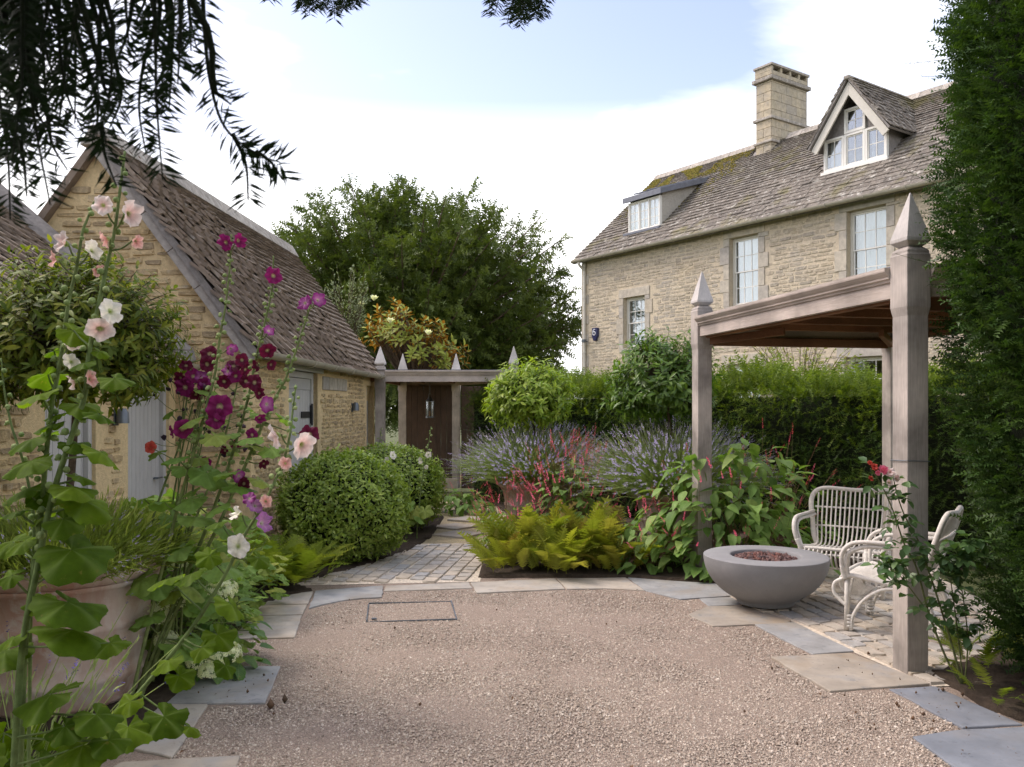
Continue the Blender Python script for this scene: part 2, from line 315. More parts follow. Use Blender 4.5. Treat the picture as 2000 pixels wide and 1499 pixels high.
M['moss'] = stone_mat('moss', [(.15, .14, .02), (.22, .18, .035), (.1, .11, .02), (.26, .17, .04)], 20, 1, 1, .02)
M['ridge'] = stone_mat('ridge_stone', [(.36, .325, .28), (.3, .27, .235), (.42, .38, .33)], 12, .95, .9, .012, [(8, .55, .65, (.5, .47, .42), .7), (5, .55, .7, (.2, .18, .15), .6)])
M['render_grey'] = stone_mat('grey_render', [(.24, .22, .205)], 20, .95, .6, .008, [(6, .5, .7, (.16, .145, .135), .6)], .2)
M['verge'] = stone_mat('pale_verge', [(.36, .33, .3)], 20, .95, .5, .006, [(6, .5, .7, (.26, .235, .21), .6)], .18)
M['lead'] = paint_mat('lead', (.15, .16, .19), .55, .25, .5)
M['stucco'] = stone_mat('roughcast', [(.42, .39, .34)], 30, .95, .9, .01, [(2, .5, .7, (.3, .28, .25), .6)], .2)
M['grey_paint'] = paint_mat('grey_door_paint', (.49, .48, .465), .55, .08)
M['putty'] = paint_mat('putty_paint', (.56, .53, .46), .5, .08)
M['white_paint'] = paint_mat('white_paint', (.75, .73, .67), .45, .06)
M['gutter'] = paint_mat('gutter_paint', (.36, .33, .26), .55, .2)
M['black_iron'] = paint_mat('black_iron', (.018, .019, .022), .5, .2)
M['blue_plastic'] = paint_mat('blue_plastic', (.02, .022, .075), .35, .05)
M['white_plastic'] = paint_mat('white_plastic', (.8, .8, .82), .4, .03)
M['zinc'] = paint_mat('zinc', (.16, .18, .2), .45, .2); M['zinc'].node_tree.nodes['Principled BSDF'].inputs['Metallic'].default_value = .6
M['curtain'] = paint_mat('curtain', (.85, .85, .83), .9, .04, .1)
M['cedar'] = wood_mat('weathered_cedar', (.4, .35, .305), (.56, .495, .44), 2, 9, .75, .5)
M['cedar_h'] = wood_mat('weathered_cedar_rail', (.47, .395, .335), (.64, .55, .48), 1)
M['cedar_grey'] = wood_mat('silvered_cedar', (.5, .465, .43), (.64, .6, .555))
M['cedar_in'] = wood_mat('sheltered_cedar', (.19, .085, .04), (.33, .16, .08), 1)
M['plank'] = wood_mat('dark_plank', (.055, .032, .02), (.1, .06, .038), 2)
M['bark'] = stone_mat('bark', [(.12, .085, .06)], 22, .95, 1, .02, nstr=.5)
M['concrete'] = stone_mat('concrete', [(.265, .265, .268)], 6, .8, .15, .004, [(2.5, .4, .75, (.225, .218, .222), .7), (8, .5, .72, (.31, .3, .3), .5), (70, .64, .7, (.16, .155, .155), .5)], .08)
M['lava'] = stone_mat('lava_rock', [(.1, .06, .055), (.2, .09, .075), (.13, .1, .1), (.26, .14, .115), (.08, .065, .07)], 60, .9, .8, .006)
M['rattan'] = stone_mat('whitewashed_rattan', [(.7, .665, .61), (.64, .6, .54)], 40, .6, .4, .003, [(12, .52, .74, (.55, .5, .44), .5)], .12)
M['terracotta'] = None
def glass_mat():
    m, nt, b = newmat('window_glass'); nt.nodes.remove(b); tr = nd(nt, 'ShaderNodeBsdfTransparent'); tr.inputs[0].default_value = (.86, .89, .9, 1)
    gl = nd(nt, 'ShaderNodeBsdfGlossy'); gl.inputs['Roughness'].default_value = .03; gl.inputs[0].default_value = (.9, .95, 1, 1)
    fr = nd(nt, 'ShaderNodeLayerWeight', {'Blend': .35}); mrr = nd(nt, 'ShaderNodeMapRange', {3: .08, 4: .75}); nt.links.new(fr.outputs['Facing'], mrr.inputs[0]); ms = nd(nt, 'ShaderNodeMixShader'); nt.links.new(mrr.outputs[0], ms.inputs[0])
    nt.links.new(tr.outputs[0], ms.inputs[1]); nt.links.new(gl.outputs[0], ms.inputs[2]); nt.links.new(ms.outputs[0], nt.nodes['Material Output'].inputs[0]); return m
M['glass'] = glass_mat()
def terracotta():
    m, nt, b = newmat('limewashed_terracotta'); a = ramp(nt, noise(nt, 3, 6, .62, .8, None, (1, 1, .35)), [(.32, (.4, .21, .15)), (.5, (.47, .33, .27)), (.68, (.56, .48, .42))])
    c = mixc(nt, ramp(nt, noise(nt, 11, 6, .65, .5), [(.5, (0,)*3), (.7, (.75,)*3)]), a, (.6, .55, .49)); c = mixc(nt, ramp(nt, noise(nt, 2.1, 4), [(.55, (0,)*3), (.75, (.45,)*3)]), c, (.25, .2, .12))
    nt.links.new(c, b.inputs['Base Color']); b.inputs['Roughness'].default_value = .9; bump(nt, noise(nt, 50, 5, .6, 0, None, (.3, .3, 1.5)), .35, .004, b); return m
M['terracotta'] = terracotta()
# ------------------------------------------------------------------ the ground
def sheet(name, poly, z, mat, step=.12, amp=0, kind='structure', sc=2.0, edge=None):
    """a gently uneven sheet clipped to a polygon"""
    from mathutils import noise as mn
    import bmesh
    bm = bmesh.new(); bm.faces.new([bm.verts.new((p[0], p[1], z)) for p in poly]); xs = [p[0] for p in poly]; ys = [p[1] for p in poly]
    for ax, lo, hi in ((0, min(xs), max(xs)), (1, min(ys), max(ys))):
        k = lo + step
        while k < hi:
            bmesh.ops.bisect_plane(bm, geom=bm.verts[:] + bm.edges[:] + bm.faces[:], plane_co=(k, 0, 0) if ax == 0 else (0, k, 0), plane_no=(1, 0, 0) if ax == 0 else (0, 1, 0)); k += step
    for v in bm.verts: v.co.z += amp * mn.noise((v.co.x*sc, v.co.y*sc, 1.3)) + amp * .5 * mn.noise((v.co.x*sc*3, v.co.y*sc*3, 7))
    if edge is not None:
        for v in [v for v in bm.verts if v.is_boundary]: v.co.z = edge
    me = bpy.data.meshes.new(name); bm.normal_update(); bm.to_mesh(me); bm.free(); me.materials.append(mat)
    for p in me.polygons: p.use_smooth = True
    return put(name, me, kind=kind)
gm = MB(); gm.quad((-600, -600, -.08), (600, -600, -.08), (600, 900, -.08), (-600, 900, -.08)); gm.build('ground', M['terrain'], kind='structure')
def gp(*a): return [tuple(G(x, y, .012)[:2]) for x, y in a]
YARD = [(-2.2, 1.6), (3.2, 1.6), (3.2, 5.2), (2.6, 7.2), (1.8, 8.3), (-2.1, 8.3), (-2.4, 6.0)]
sheet('gravel_yard', YARD, 0, M['gravel'], .1, .008)
# stone flags that edge the yard, outlines on the ground
flags = [gp((297,1371),(392,1300),(548,1300),(518,1371)), gp((222,1452),(300,1376),(406,1375),(336,1479)), gp((150,1540),(236,1487),(470,1474),(452,1540)),
 gp((432,1205),(590,1202),(575,1245),(415,1248)), gp((380,1252),(480,1249),(455,1290),(350,1292)), gp((462,1184),(600,1181),(591,1200),(438,1203)), gp((500,1168),(612,1155),(602,1179),(466,1182)),
 gp((616,1154),(748,1144),(746,1166),(706,1168),(668,1173),(632,1180),(603,1188)), gp((753,1144),(916,1137),(923,1148),(750,1154)),
 gp((919,1138),(1084,1130),(1104,1150),(931,1158)), gp((1087,1130),(1222,1128),(1259,1153),(1180,1149),(1107,1150)), gp((1226,1128),(1400,1140),(1432,1163),(1330,1170),(1262,1154)),
 gp((1366,1168),(1430,1165),(1452,1179),(1384,1183)), gp((1344,1199),(1380,1184),(1450,1182),(1545,1211),(1539,1217),(1392,1222)),
 gp((1474,1219),(1550,1214),(1669,1271),(1587,1277)), gp((1505,1283),(1660,1275),(1820,1335),(1730,1342),(1621,1350)),
 gp((1736,1345),(1825,1339),(1998,1414),(1881,1420)), gp((1782,1437),(1877,1423),(2010,1418),(2120,1500),(1960,1560),(1868,1499))]
pav = sheet('paving', [(-2.4, 3.2), (-1.7, 3.2), (-1.3, 5.6), (-1.5, 7.2), (1.0, 7.4), (1.9, 6.4), (2.2, 5.2), (2.7, 3.6), (3.4, 3.6), (3.4, 5.0), (2.4, 7.9), (.2, 8.3), (-2.2, 8.2), (-2.4, 6)], -.03, M['mortar'], 2)
for i, f in enumerate(flags):
    c = np.mean(f, axis=0); pts = []
    for k in range(len(f)):                       # slightly uneven edges
        a, b = np.array(f[k]), np.array(f[(k+1) % len(f)]); n = max(2, int(np.linalg.norm(b-a)/.09)); nn = nrm(np.array((b-a)[::-1]) * (1, -1))
        for j in range(n): pts.append(a + (b-a)*j/n + (nn*rng.normal(0, .0035) if j else 0))
    z = .011 + rng.uniform(-.003, .003); m = MB(); m.prism([tuple(p - c) for p in pts][::1], -.05, 0)
    o = m.build('flagstone', M[('flag_grey', 'flag', 'flag_brown', 'flag', 'flag', 'flag', 'flag', 'flag_grey', 'flag', 'flag', 'flag', 'flag_grey', 'flag_grey', 'flag_brown', 'flag_grey', 'flag_brown', 'flag_blue', 'flag_blue')[i]], pav, True, bevel=.006); o.location = (c[0], c[1], z)
# cobbles: path towards the gate and terrace under the arbour
def cobbles(parent, org, u, v, us, vs, size, pred):
    A, T, ti = [], [], []; u = np.array(u); v = np.array(v)
    for r, vv in enumerate(np.arange(vs[0], vs[1], size[1])):
        uu = us[0] + rng.uniform(-.12, 0)
        while uu < us[1]:
            l = size[0] * rng.uniform(.72, 1.22); c = np.array(org) + u*(uu + l/2) + v*(vv + size[1]/2 + .008*math.sin(uu*2+r))
            if pred(c[0], c[1]):
                t = np.array((rng.normal(0, .012), rng.normal(0, .012))); g = .018; A.append(np.stack([np.append(u*(l-g), t[0]*l), np.append(v*(size[1]-g), t[1]*size[1]), (0, 0, .045)], axis=1)); T.append((c[0], c[1], -.028 + rng.uniform(0, .004))); ti.append(rng.integers(8))
            uu += l
    pieces(parent, 'cobble', [T_stone(20+i, .02, .94, .06) for i in range(8)], A, T, ti, M['cobble'], 300)
path_poly = [(-2.3, 7.75), (-.36, 7.98), (-.3, 10.05), (-2.2, 10.05)]
cp = sheet('cobble_path', [(-2.35, 7.7), (-.3, 7.9), (-.25, 10.1), (-2.3, 10.1)], .004, M['mortar'], .3, .003)
cobbles(cp, (-2.55, 7.6), (.139, .99), (.99, -.139), (-.3, 3), (-.2, 2.8), (.2, .142), lambda x, y: inside(x, y, path_poly))
AX, AY = np.array((.196, -.981)), np.array((.981, .196))          # arbour axes: along the front (towards the yard), across
terr_poly = gp((1455,1181), (1550,1210), (1672,1271), (1830,1336), (1905,1325), (1925,1200), (1790,1122), (1560,1122), (1440,1165))
tp = sheet('cobble_terrace', gp((1440,1178), (1550,1213), (1672,1274), (1822,1338), (1925,1335), (1960,1190), (1800,1110), (1540,1110), (1430,1160)), .004, M['mortar'], .3, .003)
cobbles(tp, (1.75, 8.6), AX, AY, (0, 4), (-.4, 2.8), (.2, .125), lambda x, y: inside(x, y, terr_poly))
sheet('gravel_path', [(-2.25, 10.05), (-.2, 10.05), (.2, 12), (-.5, 15.2), (-2.4, 15.2)], .0, M['hoggin'], .25, .01)
st = bpy.data.objects['gravel_path']
for k, (x, y, a) in enumerate(((-.68, 10.75, .1), (-.78, 11.45, -.05), (-.6, 12.2, .15), (-.75, 13.1, 0))):
    q = [(-.34, -.02), (-.02, .3), (.33, .05), (.05, -.28)]; m = MB(); m.prism([(p[0]*math.cos(a)-p[1]*math.sin(a), p[0]*math.sin(a)+p[1]*math.cos(a)) for p in q], -.04, 0); o = m.build('stepping_stone', M['flag'], st, bevel=.006); o.location = (x, y, .028)
# planting beds
sheet('soil_bed', [(-2.45, 2.0), (-1.75, 2.4), (-1.98, 3.6), (-1.86, 4.65), (-1.94, 5.9), (-2.02, 6.65), (-2.0, 7.1), (-1.75, 7.5), (-1.98, 7.8), (-1.5, 8.6), (-1.15, 9.6), (-1.0, 10.6), (-1.0, 12.5), (-2.2, 14.0), (-2.5, 14.0), (-2.66, 8.5), (-3.4, 8.5), (-3.4, 2.0)], .03, M['soil'], .07, .012, edge=-.02)
sheet('soil_bed', [(-.36, 8.06), (1.1, 8.07), (1.95, 7.75), (2.0, 8.3), (4.0, 8.9), (4.6, 8.6), (4.8, 9.8), (0, 15.0), (-.5, 15.0), (.1, 12), (-.27, 10.0)], .03, M['soil'], .07, .012, edge=-.02)
sheet('soil_bed', [(2.51, 5.16), (2.58, 4.88), (2.55, 4.55), (2.72, 4.25), (3.6, 4.0), (4.8, 4.2), (4.8, 6.0), (3.2, 5.6)], .03, M['soil'], .07, .012, edge=-.02)
# gravel stones
yard_px = [(336,1479), (410,1378), (520,1373), (550,1300), (460,1292), (482,1249), (577,1246), (604,1189), (668,1174), (748,1168), (752,1155), (923,1149), (931,1159), (1104,1151), (1180,1150), (1262,1155), (1330,1171), (1364,1170), (1380,1184), (1344,1199), (1390,1223), (1474,1221), (1585,1278), (1505,1284), (1620,1351), (1736,1346), (1879,1421), (1782,1438), (1866,1499)]
yard = np.array(gp(*yard_px) + [(1.9, 3.3), (-1.75, 3.3)])
def pts_in(poly, n, x0, x1, y0, y1):
    p = np.stack([rng.uniform(x0, x1, n), rng.uniform(y0, y1, n)], 1); c = np.zeros(n, bool); j = len(poly)-1
    for i in range(len(poly)):
        xi, yi = poly[i]; xj, yj = poly[j]; t = ((yi > p[:, 1]) != (yj > p[:, 1])); t &= p[:, 0] < (xj-xi)*(p[:, 1]-yi)/(yj-yi+1e-12) + xi; c ^= t; j = i
    return p[c]
def rot_rand(n, s, squash=(1, 1, .6)):
    q = nrm(rng.normal(size=(n, 4))); w, x, y, z = q.T
    Rm = np.stack([np.stack([1-2*(y*y+z*z), 2*(x*y-z*w), 2*(x*z+y*w)], 1), np.stack([2*(x*y+z*w), 1-2*(x*x+z*z), 2*(y*z-x*w)], 1), np.stack([2*(x*z-y*w), 2*(y*z+x*w), 1-2*(x*x+y*y)], 1)], 1)
    return Rm * (s[:, None] * np.array(squash))[:, None, :]
pp = np.concatenate([pts_in(yard, 85000, -2.1, 2.8, 3.4, 5.2), pts_in(yard, 80000, -2.1, 2.6, 5.2, 8)])
sz = rng.gamma(4, .002, len(pp)) + .003; it = []
k = rng.integers(0, 5, len(pp)); Tp = np.column_stack([pp, rng.uniform(-.001, .004, len(pp))])
an = rng.uniform(0, 6.28, len(pp)); tl = rng.normal(0, .35, (len(pp), 2)); Ag = frames(np.column_stack([np.cos(an), np.sin(an), tl[:, 0]]), np.column_stack([tl, np.ones(len(pp))])) * (sz[:, None]*np.column_stack([np.ones(len(pp)), rng.uniform(.6, 1, len(pp)), rng.uniform(.6, 1, len(pp))]))[:, None, :]
for i in range(5): it.append((T_peb(i), Ag[k == i], Tp[k == i], rng.random(int((k == i).sum())), 0))
o = put('gravel', batch_mesh('gravel', it, [M['pebble']], False), kind='stuff'); tag(o, 'loose pinkish beige gravel covering the courtyard', 'gravel')
# inspection cover set in the gravel
dc = thing('drain_cover', 'recessed inspection cover with thin metal rim filled with gravel', 'drain cover', G(802, 1194))
q = [np.array(G(x, y)[:2]) - np.array(G(802, 1194)[:2]) for x, y in ((720, 1181), (881, 1176), (892, 1212), (716, 1216))]
m = MB()
for i in range(4):
    a, b = q[i], q[(i+1) % 4]; m.beam((a[0], a[1], .008), (b[0], b[1], .0), .008, .014)
m.build('rim', M['zinc'], dc); m = MB(); m.prism([tuple(p*.965) for p in q], -.02, .003); m.build('gravel_tray', M['gravel'], dc)
m = MB(); m.box(-.02, .02, -.012, .012, 0, .012); h = m.build('lifting_key', M['zinc'], dc, bevel=.003); h.location = (q[3][0] + .05, q[3][1] + .05, .01)
# ------------------------------------------------------------------ building helpers (local space of the building)
def wall_stones(parent, org, u, v, n, W, Hh, pred, rows, widths, proud, mat, limit=300, gap=.02, name='stone'):
    A, T, ti = [], [], []; org, u, v, n = map(lambda q: np.array(q, float), (org, u, v, n)); y = 0
    while y < Hh:
        h = rng.uniform(*rows); x = -rng.uniform(0, widths[1])
        while x < W:
            w = rng.uniform(*widths) * (1.3 if rng.random() < .15 else 1); hh = h * rng.uniform(.6, 1.04); cx, cy = x + w/2, y + h/2 + rng.normal(0, h*.09)
            if pred(cx, cy, w/2, h/2):
                a = rng.normal(0, .02); ur = u*math.cos(a) + v*math.sin(a); vr = v*math.cos(a) - u*math.sin(a)
                A.append(np.stack([ur*(w - gap), vr*(hh - gap*.8), n*(proud*rng.uniform(.5, 1.5) + .02)], 1)); T.append(org + u*cx + v*cy - n*.02); ti.append(rng.integers(8))
            x += w
        y += h
    pieces(parent, name, STONES, A, T, ti, mat, limit, 'small_stones', False, False)
def slates(parent, org, u, v, n, W, Lv, e0, e1, widths, pred, mat, limit=300, thick=.022, name='slate'):
    A, T, ti = [], [], []; org, u, v, n = map(lambda q: np.array(q, float), (org, u, v, n)); org = org - n*thick*.95; y = 0; r = 0
    while y < Lv:
        e = e0 + (e1 - e0) * y / Lv; x = -rng.uniform(0, .2); l = min(e * 1.75, Lv - y + .03); wf = 1 - .3 * y / Lv
        while x < W:
            w = rng.uniform(*widths) * wf
            if x + w > 0 and pred(x + w/2, y + e/2, w/2):
                x0, x1 = max(x, 0), min(x + w, W); th = thick * rng.uniform(.9, 1.25); lift = thick * 2.1 + rng.uniform(0, .002); a = math.asin(min(.9, lift * 1.05 / l)); vv = v*math.cos(a) - n*math.sin(a)
                A.append(np.stack([u*(x1-x0-.003), vv*l, n*th], 1)); T.append(org + u*((x0+x1)/2) + v*(y + rng.normal(0, .003)) + n*(lift + rng.uniform(0, .004))); ti.append(rng.integers(7))
            x += w
        y += e
    pieces(parent, name, SLATES, A, T, ti, mat, limit, 'upper_slates', False, False)
def wall_holes(m, x0, x1, z0, z1, y0, y1, holes, mi=0):
    xs = sorted({x0, x1, *[h[0] for h in holes], *[h[1] for h in holes]}); zs = sorted({z0, z1, *[h[2] for h in holes], *[h[3] for h in holes]})
    for a, b in zip(xs, xs[1:]):
        for c, d in zip(zs, zs[1:]):
            if not any(h[0]-1e-6 <= a and b <= h[1]+1e-6 and h[2]-1e-6 <= c and d <= h[3]+1e-6 for h in holes): m.box(a, b, y0, y1, c, d, mi)
def clear(holes, pad=0.02): return lambda cx, cy, hw, hh: not any(h[0]-pad < cx+hw and cx-hw < h[1]+pad and h[2]-pad < cy+hh and cy-hh < h[3]+pad for h in holes)
def frame_box(m, x0, x1, z0, z1, y0, y1, t):
    m.box(x0, x0+t, y0, y1, z0, z1); m.box(x1-t, x1, y0, y1, z0, z1); m.box(x0+t, x1-t, y0, y1, z0, z0+t); m.box(x0+t, x1-t, y0, y1, z1-t, z1)
PANE = MB().box(-.5, .5, -.003, .003, -.5, .5).mesh('pane', M['glass'])
def window(parent, x0, x1, z0, z1, y, cols, rows, sash=True, curtain=.7, t=.06, mat='putty', lights=1):
    """window whose outer frame face lies at local y; -y is outside"""
    m = MB(); frame_box(m, x0, x1, z0, z1, y, y + .1, t); lw = (x1 - x0 - 2*t) / lights
    for k in range(1, lights): m.box(x0+t+lw*k-.025, x0+t+lw*k+.025, y+.003, y+.09, z0+t, z1-t)
    w = m.build('window', M[mat], parent, bevel=.006); bars = MB()
    for k in range(lights):
        a, b = x0 + t + lw*k + (.025 if k else 0), x0 + t + lw*(k+1) - (.025 if k < lights-1 else 0); c, d = z0 + t, z1 - t
        s = .03; zsplit = [(c, (c+d)/2 + .015, .05), ((c+d)/2 - .015, d, .025)] if sash else [(c, d, .03)]; rr = rows // 2 if sash else rows
        for (p, q, yo) in zsplit:
            frame_box(bars, a, b, p, q, y + yo, y + yo + .03, s); iw = (b-a-2*s)/cols; ih = (q-p-2*s)/rr
            for i in range(1, cols): bars.box(a+s+iw*i-.009, a+s+iw*i+.009, y+yo+.004, y+yo+.026, p+s, q-s)
            for j in range(1, rr): bars.box(a+s, b-s, y+yo+.006, y+yo+.024, p+s+ih*j-.009, p+s+ih*j+.009)
            for i in range(cols):
                for j in range(rr):
                    o = put('pane', PANE, w); o.location = (a+s+iw*(i+.5), y+yo+.015, p+s+ih*(j+.5)); o.scale = (iw - .012, 1, ih - .012)
    bars.build('glazing_bars', M['white_paint'], w)
    if curtain:
        for sgn in (0, 1):
            cw = (x1-x0)*curtain/2; xa = x0 + t if sgn == 0 else x1 - t - cw; n = 22; V = []
            for i in range(n + 1):
                yy = y + .2 + .025*math.sin(i*1.9 + sgn) + .01*math.sin(i*.7)
                V += [(xa + cw*i/n, yy, z0 - .1), (xa + cw*i/n, yy, z1 + .05)]
            m = MB(); m.add(V, [(2*i, 2*i+2, 2*i+3, 2*i+1) for i in range(n)]); m.build('curtain', M['curtain'], w, smooth=True)
    return w
def gutter(parent, a, b, r, mat, name='gutter'):
    a, b = np.array(a, float), np.array(b, float); d = nrm(b-a); side = nrm(np.cross(d, (0, 0, 1))); m = MB(); n = 10; V = []
    for p in (a, b):
        for rr in (r, r*.86):
            for k in range(n+1):
                an = math.pi * k/n; V.append(p + side*rr*math.cos(an) - np.array((0, 0, 1))*rr*math.sin(an))
    q = n+1; F = []
    for k in range(n): F += [(k, k+1, 2*q+k+1, 2*q+k), (q+k+1, q+k, 3*q+k, 3*q+k+1), (k+1, k, q+k, q+k+1), (2*q+k, 2*q+k+1, 3*q+k+1, 3*q+k)]
    F += [(0, 2*q, 3*q, q), (n, q+n, 3*q+n, 2*q+n)]; m.add(V, F); g = m.build(name, mat, parent, auto=40)
    L_ = np.linalg.norm(b-a); k = .6
    while k < L_:
        p = a + d*k; mm = MB(); mm.tube([p + r*1.1*(side*math.cos(t) - np.array((0,0,1))*math.sin(t)) for t in np.linspace(0, math.pi, 9)], .012, 5); mm.build('gutter_clip', mat, g); k += 1.0
    return g
# ------------------------------------------------------------------ the barn (local x points out of its long wall, y along it)
barn = thing('barn', 'small honey limestone barn with stone slate roof and grey plank door', 'barn', (-2.66, 8.6, 0), R(-2.33))
EV, RG, HW, LN, TH = 2.28, 4.36, 1.54, 6.2, .3          # eaves, ridge height, half width, length
door = (1.28, 2.5, 0, 2.08); far = (5.55, 6.05, 0, 2.0)
m = MB()
for a, b, c, d in ((0, door[0], 0, EV), (door[0], door[1], door[3], EV), (door[1], far[0], 0, EV), (far[0], far[1], far[3], EV), (far[1], LN, 0, EV)): m.box(-TH, 0, a, b, c, d)
m.build('side_wall', M['barn_mortar'], barn)
def gable(y0, y1):
    m = MB(); V = [(x, y, z) for y in (y0, y1) for x, z in ((-TH, 0), (-2*HW, 0), (-2*HW, EV+.03), (-HW, RG-.02), (-TH*.0-.002, EV+.03))]
    return m.add(V, [(0,1,2,3,4), (9,8,7,6,5), (0,5,6,1), (1,6,7,2), (2,7,8,3), (3,8,9,4), (4,9,5,0)])
gable(0, TH).build('gable_wall', M['barn_mortar'], barn); gable(LN-TH, LN).build('gable_wall', M['barn_mortar'], barn)
m = MB(); m.box(-2*HW, -2*HW+TH, TH, LN-TH, 0, EV); m.build('back_wall', M['barn_mortar'], barn)
pr = clear([(door[0]-.1, door[1]+.12, 0, door[3]+.22), (far[0]-.08, 9, 0, far[3]+.1), (2.72, 4.1, 1.86, 2.06)])
wall_stones(barn, (0, 0, 0), (0, 1, 0), (0, 0, 1), (1, 0, 0), LN-.02, EV, lambda x, y, w, h: x-w > -.02 and x+w < LN+.02 and y+h < EV+.02 and pr(x, y, w, h), (.045, .085), (.07, .18), .012, M['barn_stone'], 300, .012)
sl = (RG - EV) / HW
wall_stones(barn, (0, 0, 0), (-1, 0, 0), (0, 0, 1), (0, -1, 0), 2*HW, RG, lambda x, y, w, h: x-w > -.02 and x+w < 2*HW and y+h < EV + sl*min(x-w, 2*HW-x-w) + .03 and not (x > .62 and y < 2.0 + (x-.62)*.85 - .1), (.06, .105), (.12, .34), .014, M['barn_stone'], 280, .018, 'gable_stone')
for k, (a, b) in enumerate(((2.74, 3.05), (3.06, 3.5), (3.51, 3.78), (3.79, 4.08))): m = MB(); m.box(-.05, .022, a, b, 1.87, 2.05); m.build('grey_block', M['ashlar'], barn, bevel=.012)
# door with frame, lintel and strap hinges
dr = MB(); dr.box(-.16, -.05, door[0], door[0]+.08, 0, door[3]); dr.box(-.16, -.05, door[1]-.08, door[1], 0, door[3]); dr.box(-.16, -.05, door[0]+.08, door[1]-.08, door[3]-.08, door[3]); fr = dr.build('door_frame', M['grey_paint'], barn, bevel=.005)
m = MB(); m.box(-.1, .03, door[0]-.16, door[1]+.22, door[3], door[3]+.17); m.build('lintel', M['grey_paint'], barn, bevel=.006)
def plank_door(parent, x0, x1, ya, yb, z0, z1, pw, mat):
    m = MB(); m.box(x0 - .02, x0, ya, yb, z0, z1); d = m.build('door', mat, parent); y = ya; 
    while y < yb - .01:
        y2 = min(y + pw, yb); m = MB(); m.box(x0, x1, y+.003, y2-.003, z0, z1 if z1 < 1.6 else z1 - .14); m.build('plank', mat, d, bevel=.004); y = y2
    if z1 > 1.6: m = MB(); m.box(x0, x1+.006, ya, yb, z1-.137, z1); m.build('rail', mat, d, bevel=.004)
    return d
d1 = plank_door(barn, -.1, -.075, door[0]+.085, door[1]-.085, .05, door[3]-.085, .12, M['grey_paint'])
m = MB(); m.box(-.072, -.062, door[1]-.5, door[1]-.09, 1.5, 1.58); m.box(-.07, -.045, door[1]-.1, door[1]-.055, 1.42, 1.66); m.tube([(-.045, door[1]-.085, 1.4), (-.045, door[1]-.085, 1.68)], .013, 8); m.build('strap_hinge', M['black_iron'], d1, bevel=.003)
m = MB(); m.box(-.072, -.062, door[1]-.5, door[1]-.09, .42, .5); m.build('strap_hinge', M['black_iron'], d1, bevel=.003)
m = MB(); m.box(-.06, .012, door[1]+.0, door[1]+.1, 0, door[3]); m.build('jamb_stone', M['barn_mortar'], barn, bevel=.01)
d2 = plank_door(barn, -.1, -.075, far[0]+.02, far[1]-.02, .05, far[3]-.02, .12, M['grey_paint'])
# roof
def roof_slab(parent, xe, ze, xr, zr, y0, y1, th, mat, name='roof'):
    n = nrm(np.array((-(zr-ze), 0, (xr-xe)) if xr > xe else ((zr-ze), 0, -(xr-xe)))); m = MB(); V = []
    for y in (y0, y1):
        for p in ((xe, ze), (xr, zr)):
            for t in (0, -th): V.append((p[0] + n[0]*t, y, p[1] + n[2]*t))
    return m.add(V, [(0,1,3,2), (4,6,7,5), (0,2,6,4), (1,5,7,3), (0,4,5,1), (2,3,7,6)]).build(name, mat, parent)
xe, ze = .14, EV - .14*sl + .08; xr, zr = -HW, RG + .06
rf = roof_slab(barn, xe, ze, xr, zr, -.13, LN + .12, .07, M['render_grey']); roof_slab(barn, -2*HW-.14, ze, xr, zr, -.1, LN+.12, .07, M['slate'], 'back_roof')
v = np.array((xr-xe, 0, zr-ze)); Lr = np.linalg.norm(v); v /= Lr; nn = np.array((-v[2]*-1, 0, -v[0])); nn = np.array((v[2], 0, -v[0]))
slates(barn, np.array((xe, -.16, ze)) - v*.05, (0, 1, 0), v, nn, LN + .3, Lr, .135, .08, (.14, .34), lambda x, y, w: True, M['slate'], 300, .026)
k = -.14
while k < LN + .1:
    l = rng.uniform(.4, .55); m = MB(); e = min(k + l, LN + .14)
    m.add([(xr + dx*s, y, zr + dz) for y in (k+.004, e-.004) for s, dx, dz in ((1, .17, -.13), (1, .05, .075), (-1, .05, .075), (-1, .17, -.13))], [(0,1,5,4), (1,2,6,5), (2,3,7,6), (3,2,1,0), (4,5,6,7), (0,4,7,3)]); m.build('ridge_stone', M['ridge'], barn, bevel=.012); k += l
m = MB()                                                # rendered verge under the gable edge
for a, b, hh, mi in ((0, 1, .17, 0),):
    for s0, s1 in [(i/6, (i+1)/6) for i in range(6)]:
        p0 = np.array((xe, 0, ze)) + v*Lr*s0; p1 = np.array((xe, 0, ze)) + v*Lr*s1 - v*.006
        m = MB(); m.add([tuple(q + nn*t + np.array((0, y, 0))) for y in (-.1, -.01) for q, t in ((p0, -.16), (p1, -.16), (p1, -.071), (p0, -.071))], [(0,1,2,3), (7,6,5,4), (0,4,5,1), (1,5,6,2), (2,6,7,3), (3,7,4,0)]); m.build('verge_board', M['verge'], barn, bevel=.005)
gutter(barn, (.2, -.1, ze + .02), (.2, LN + .12, ze - .0), .065, M['gutter'])
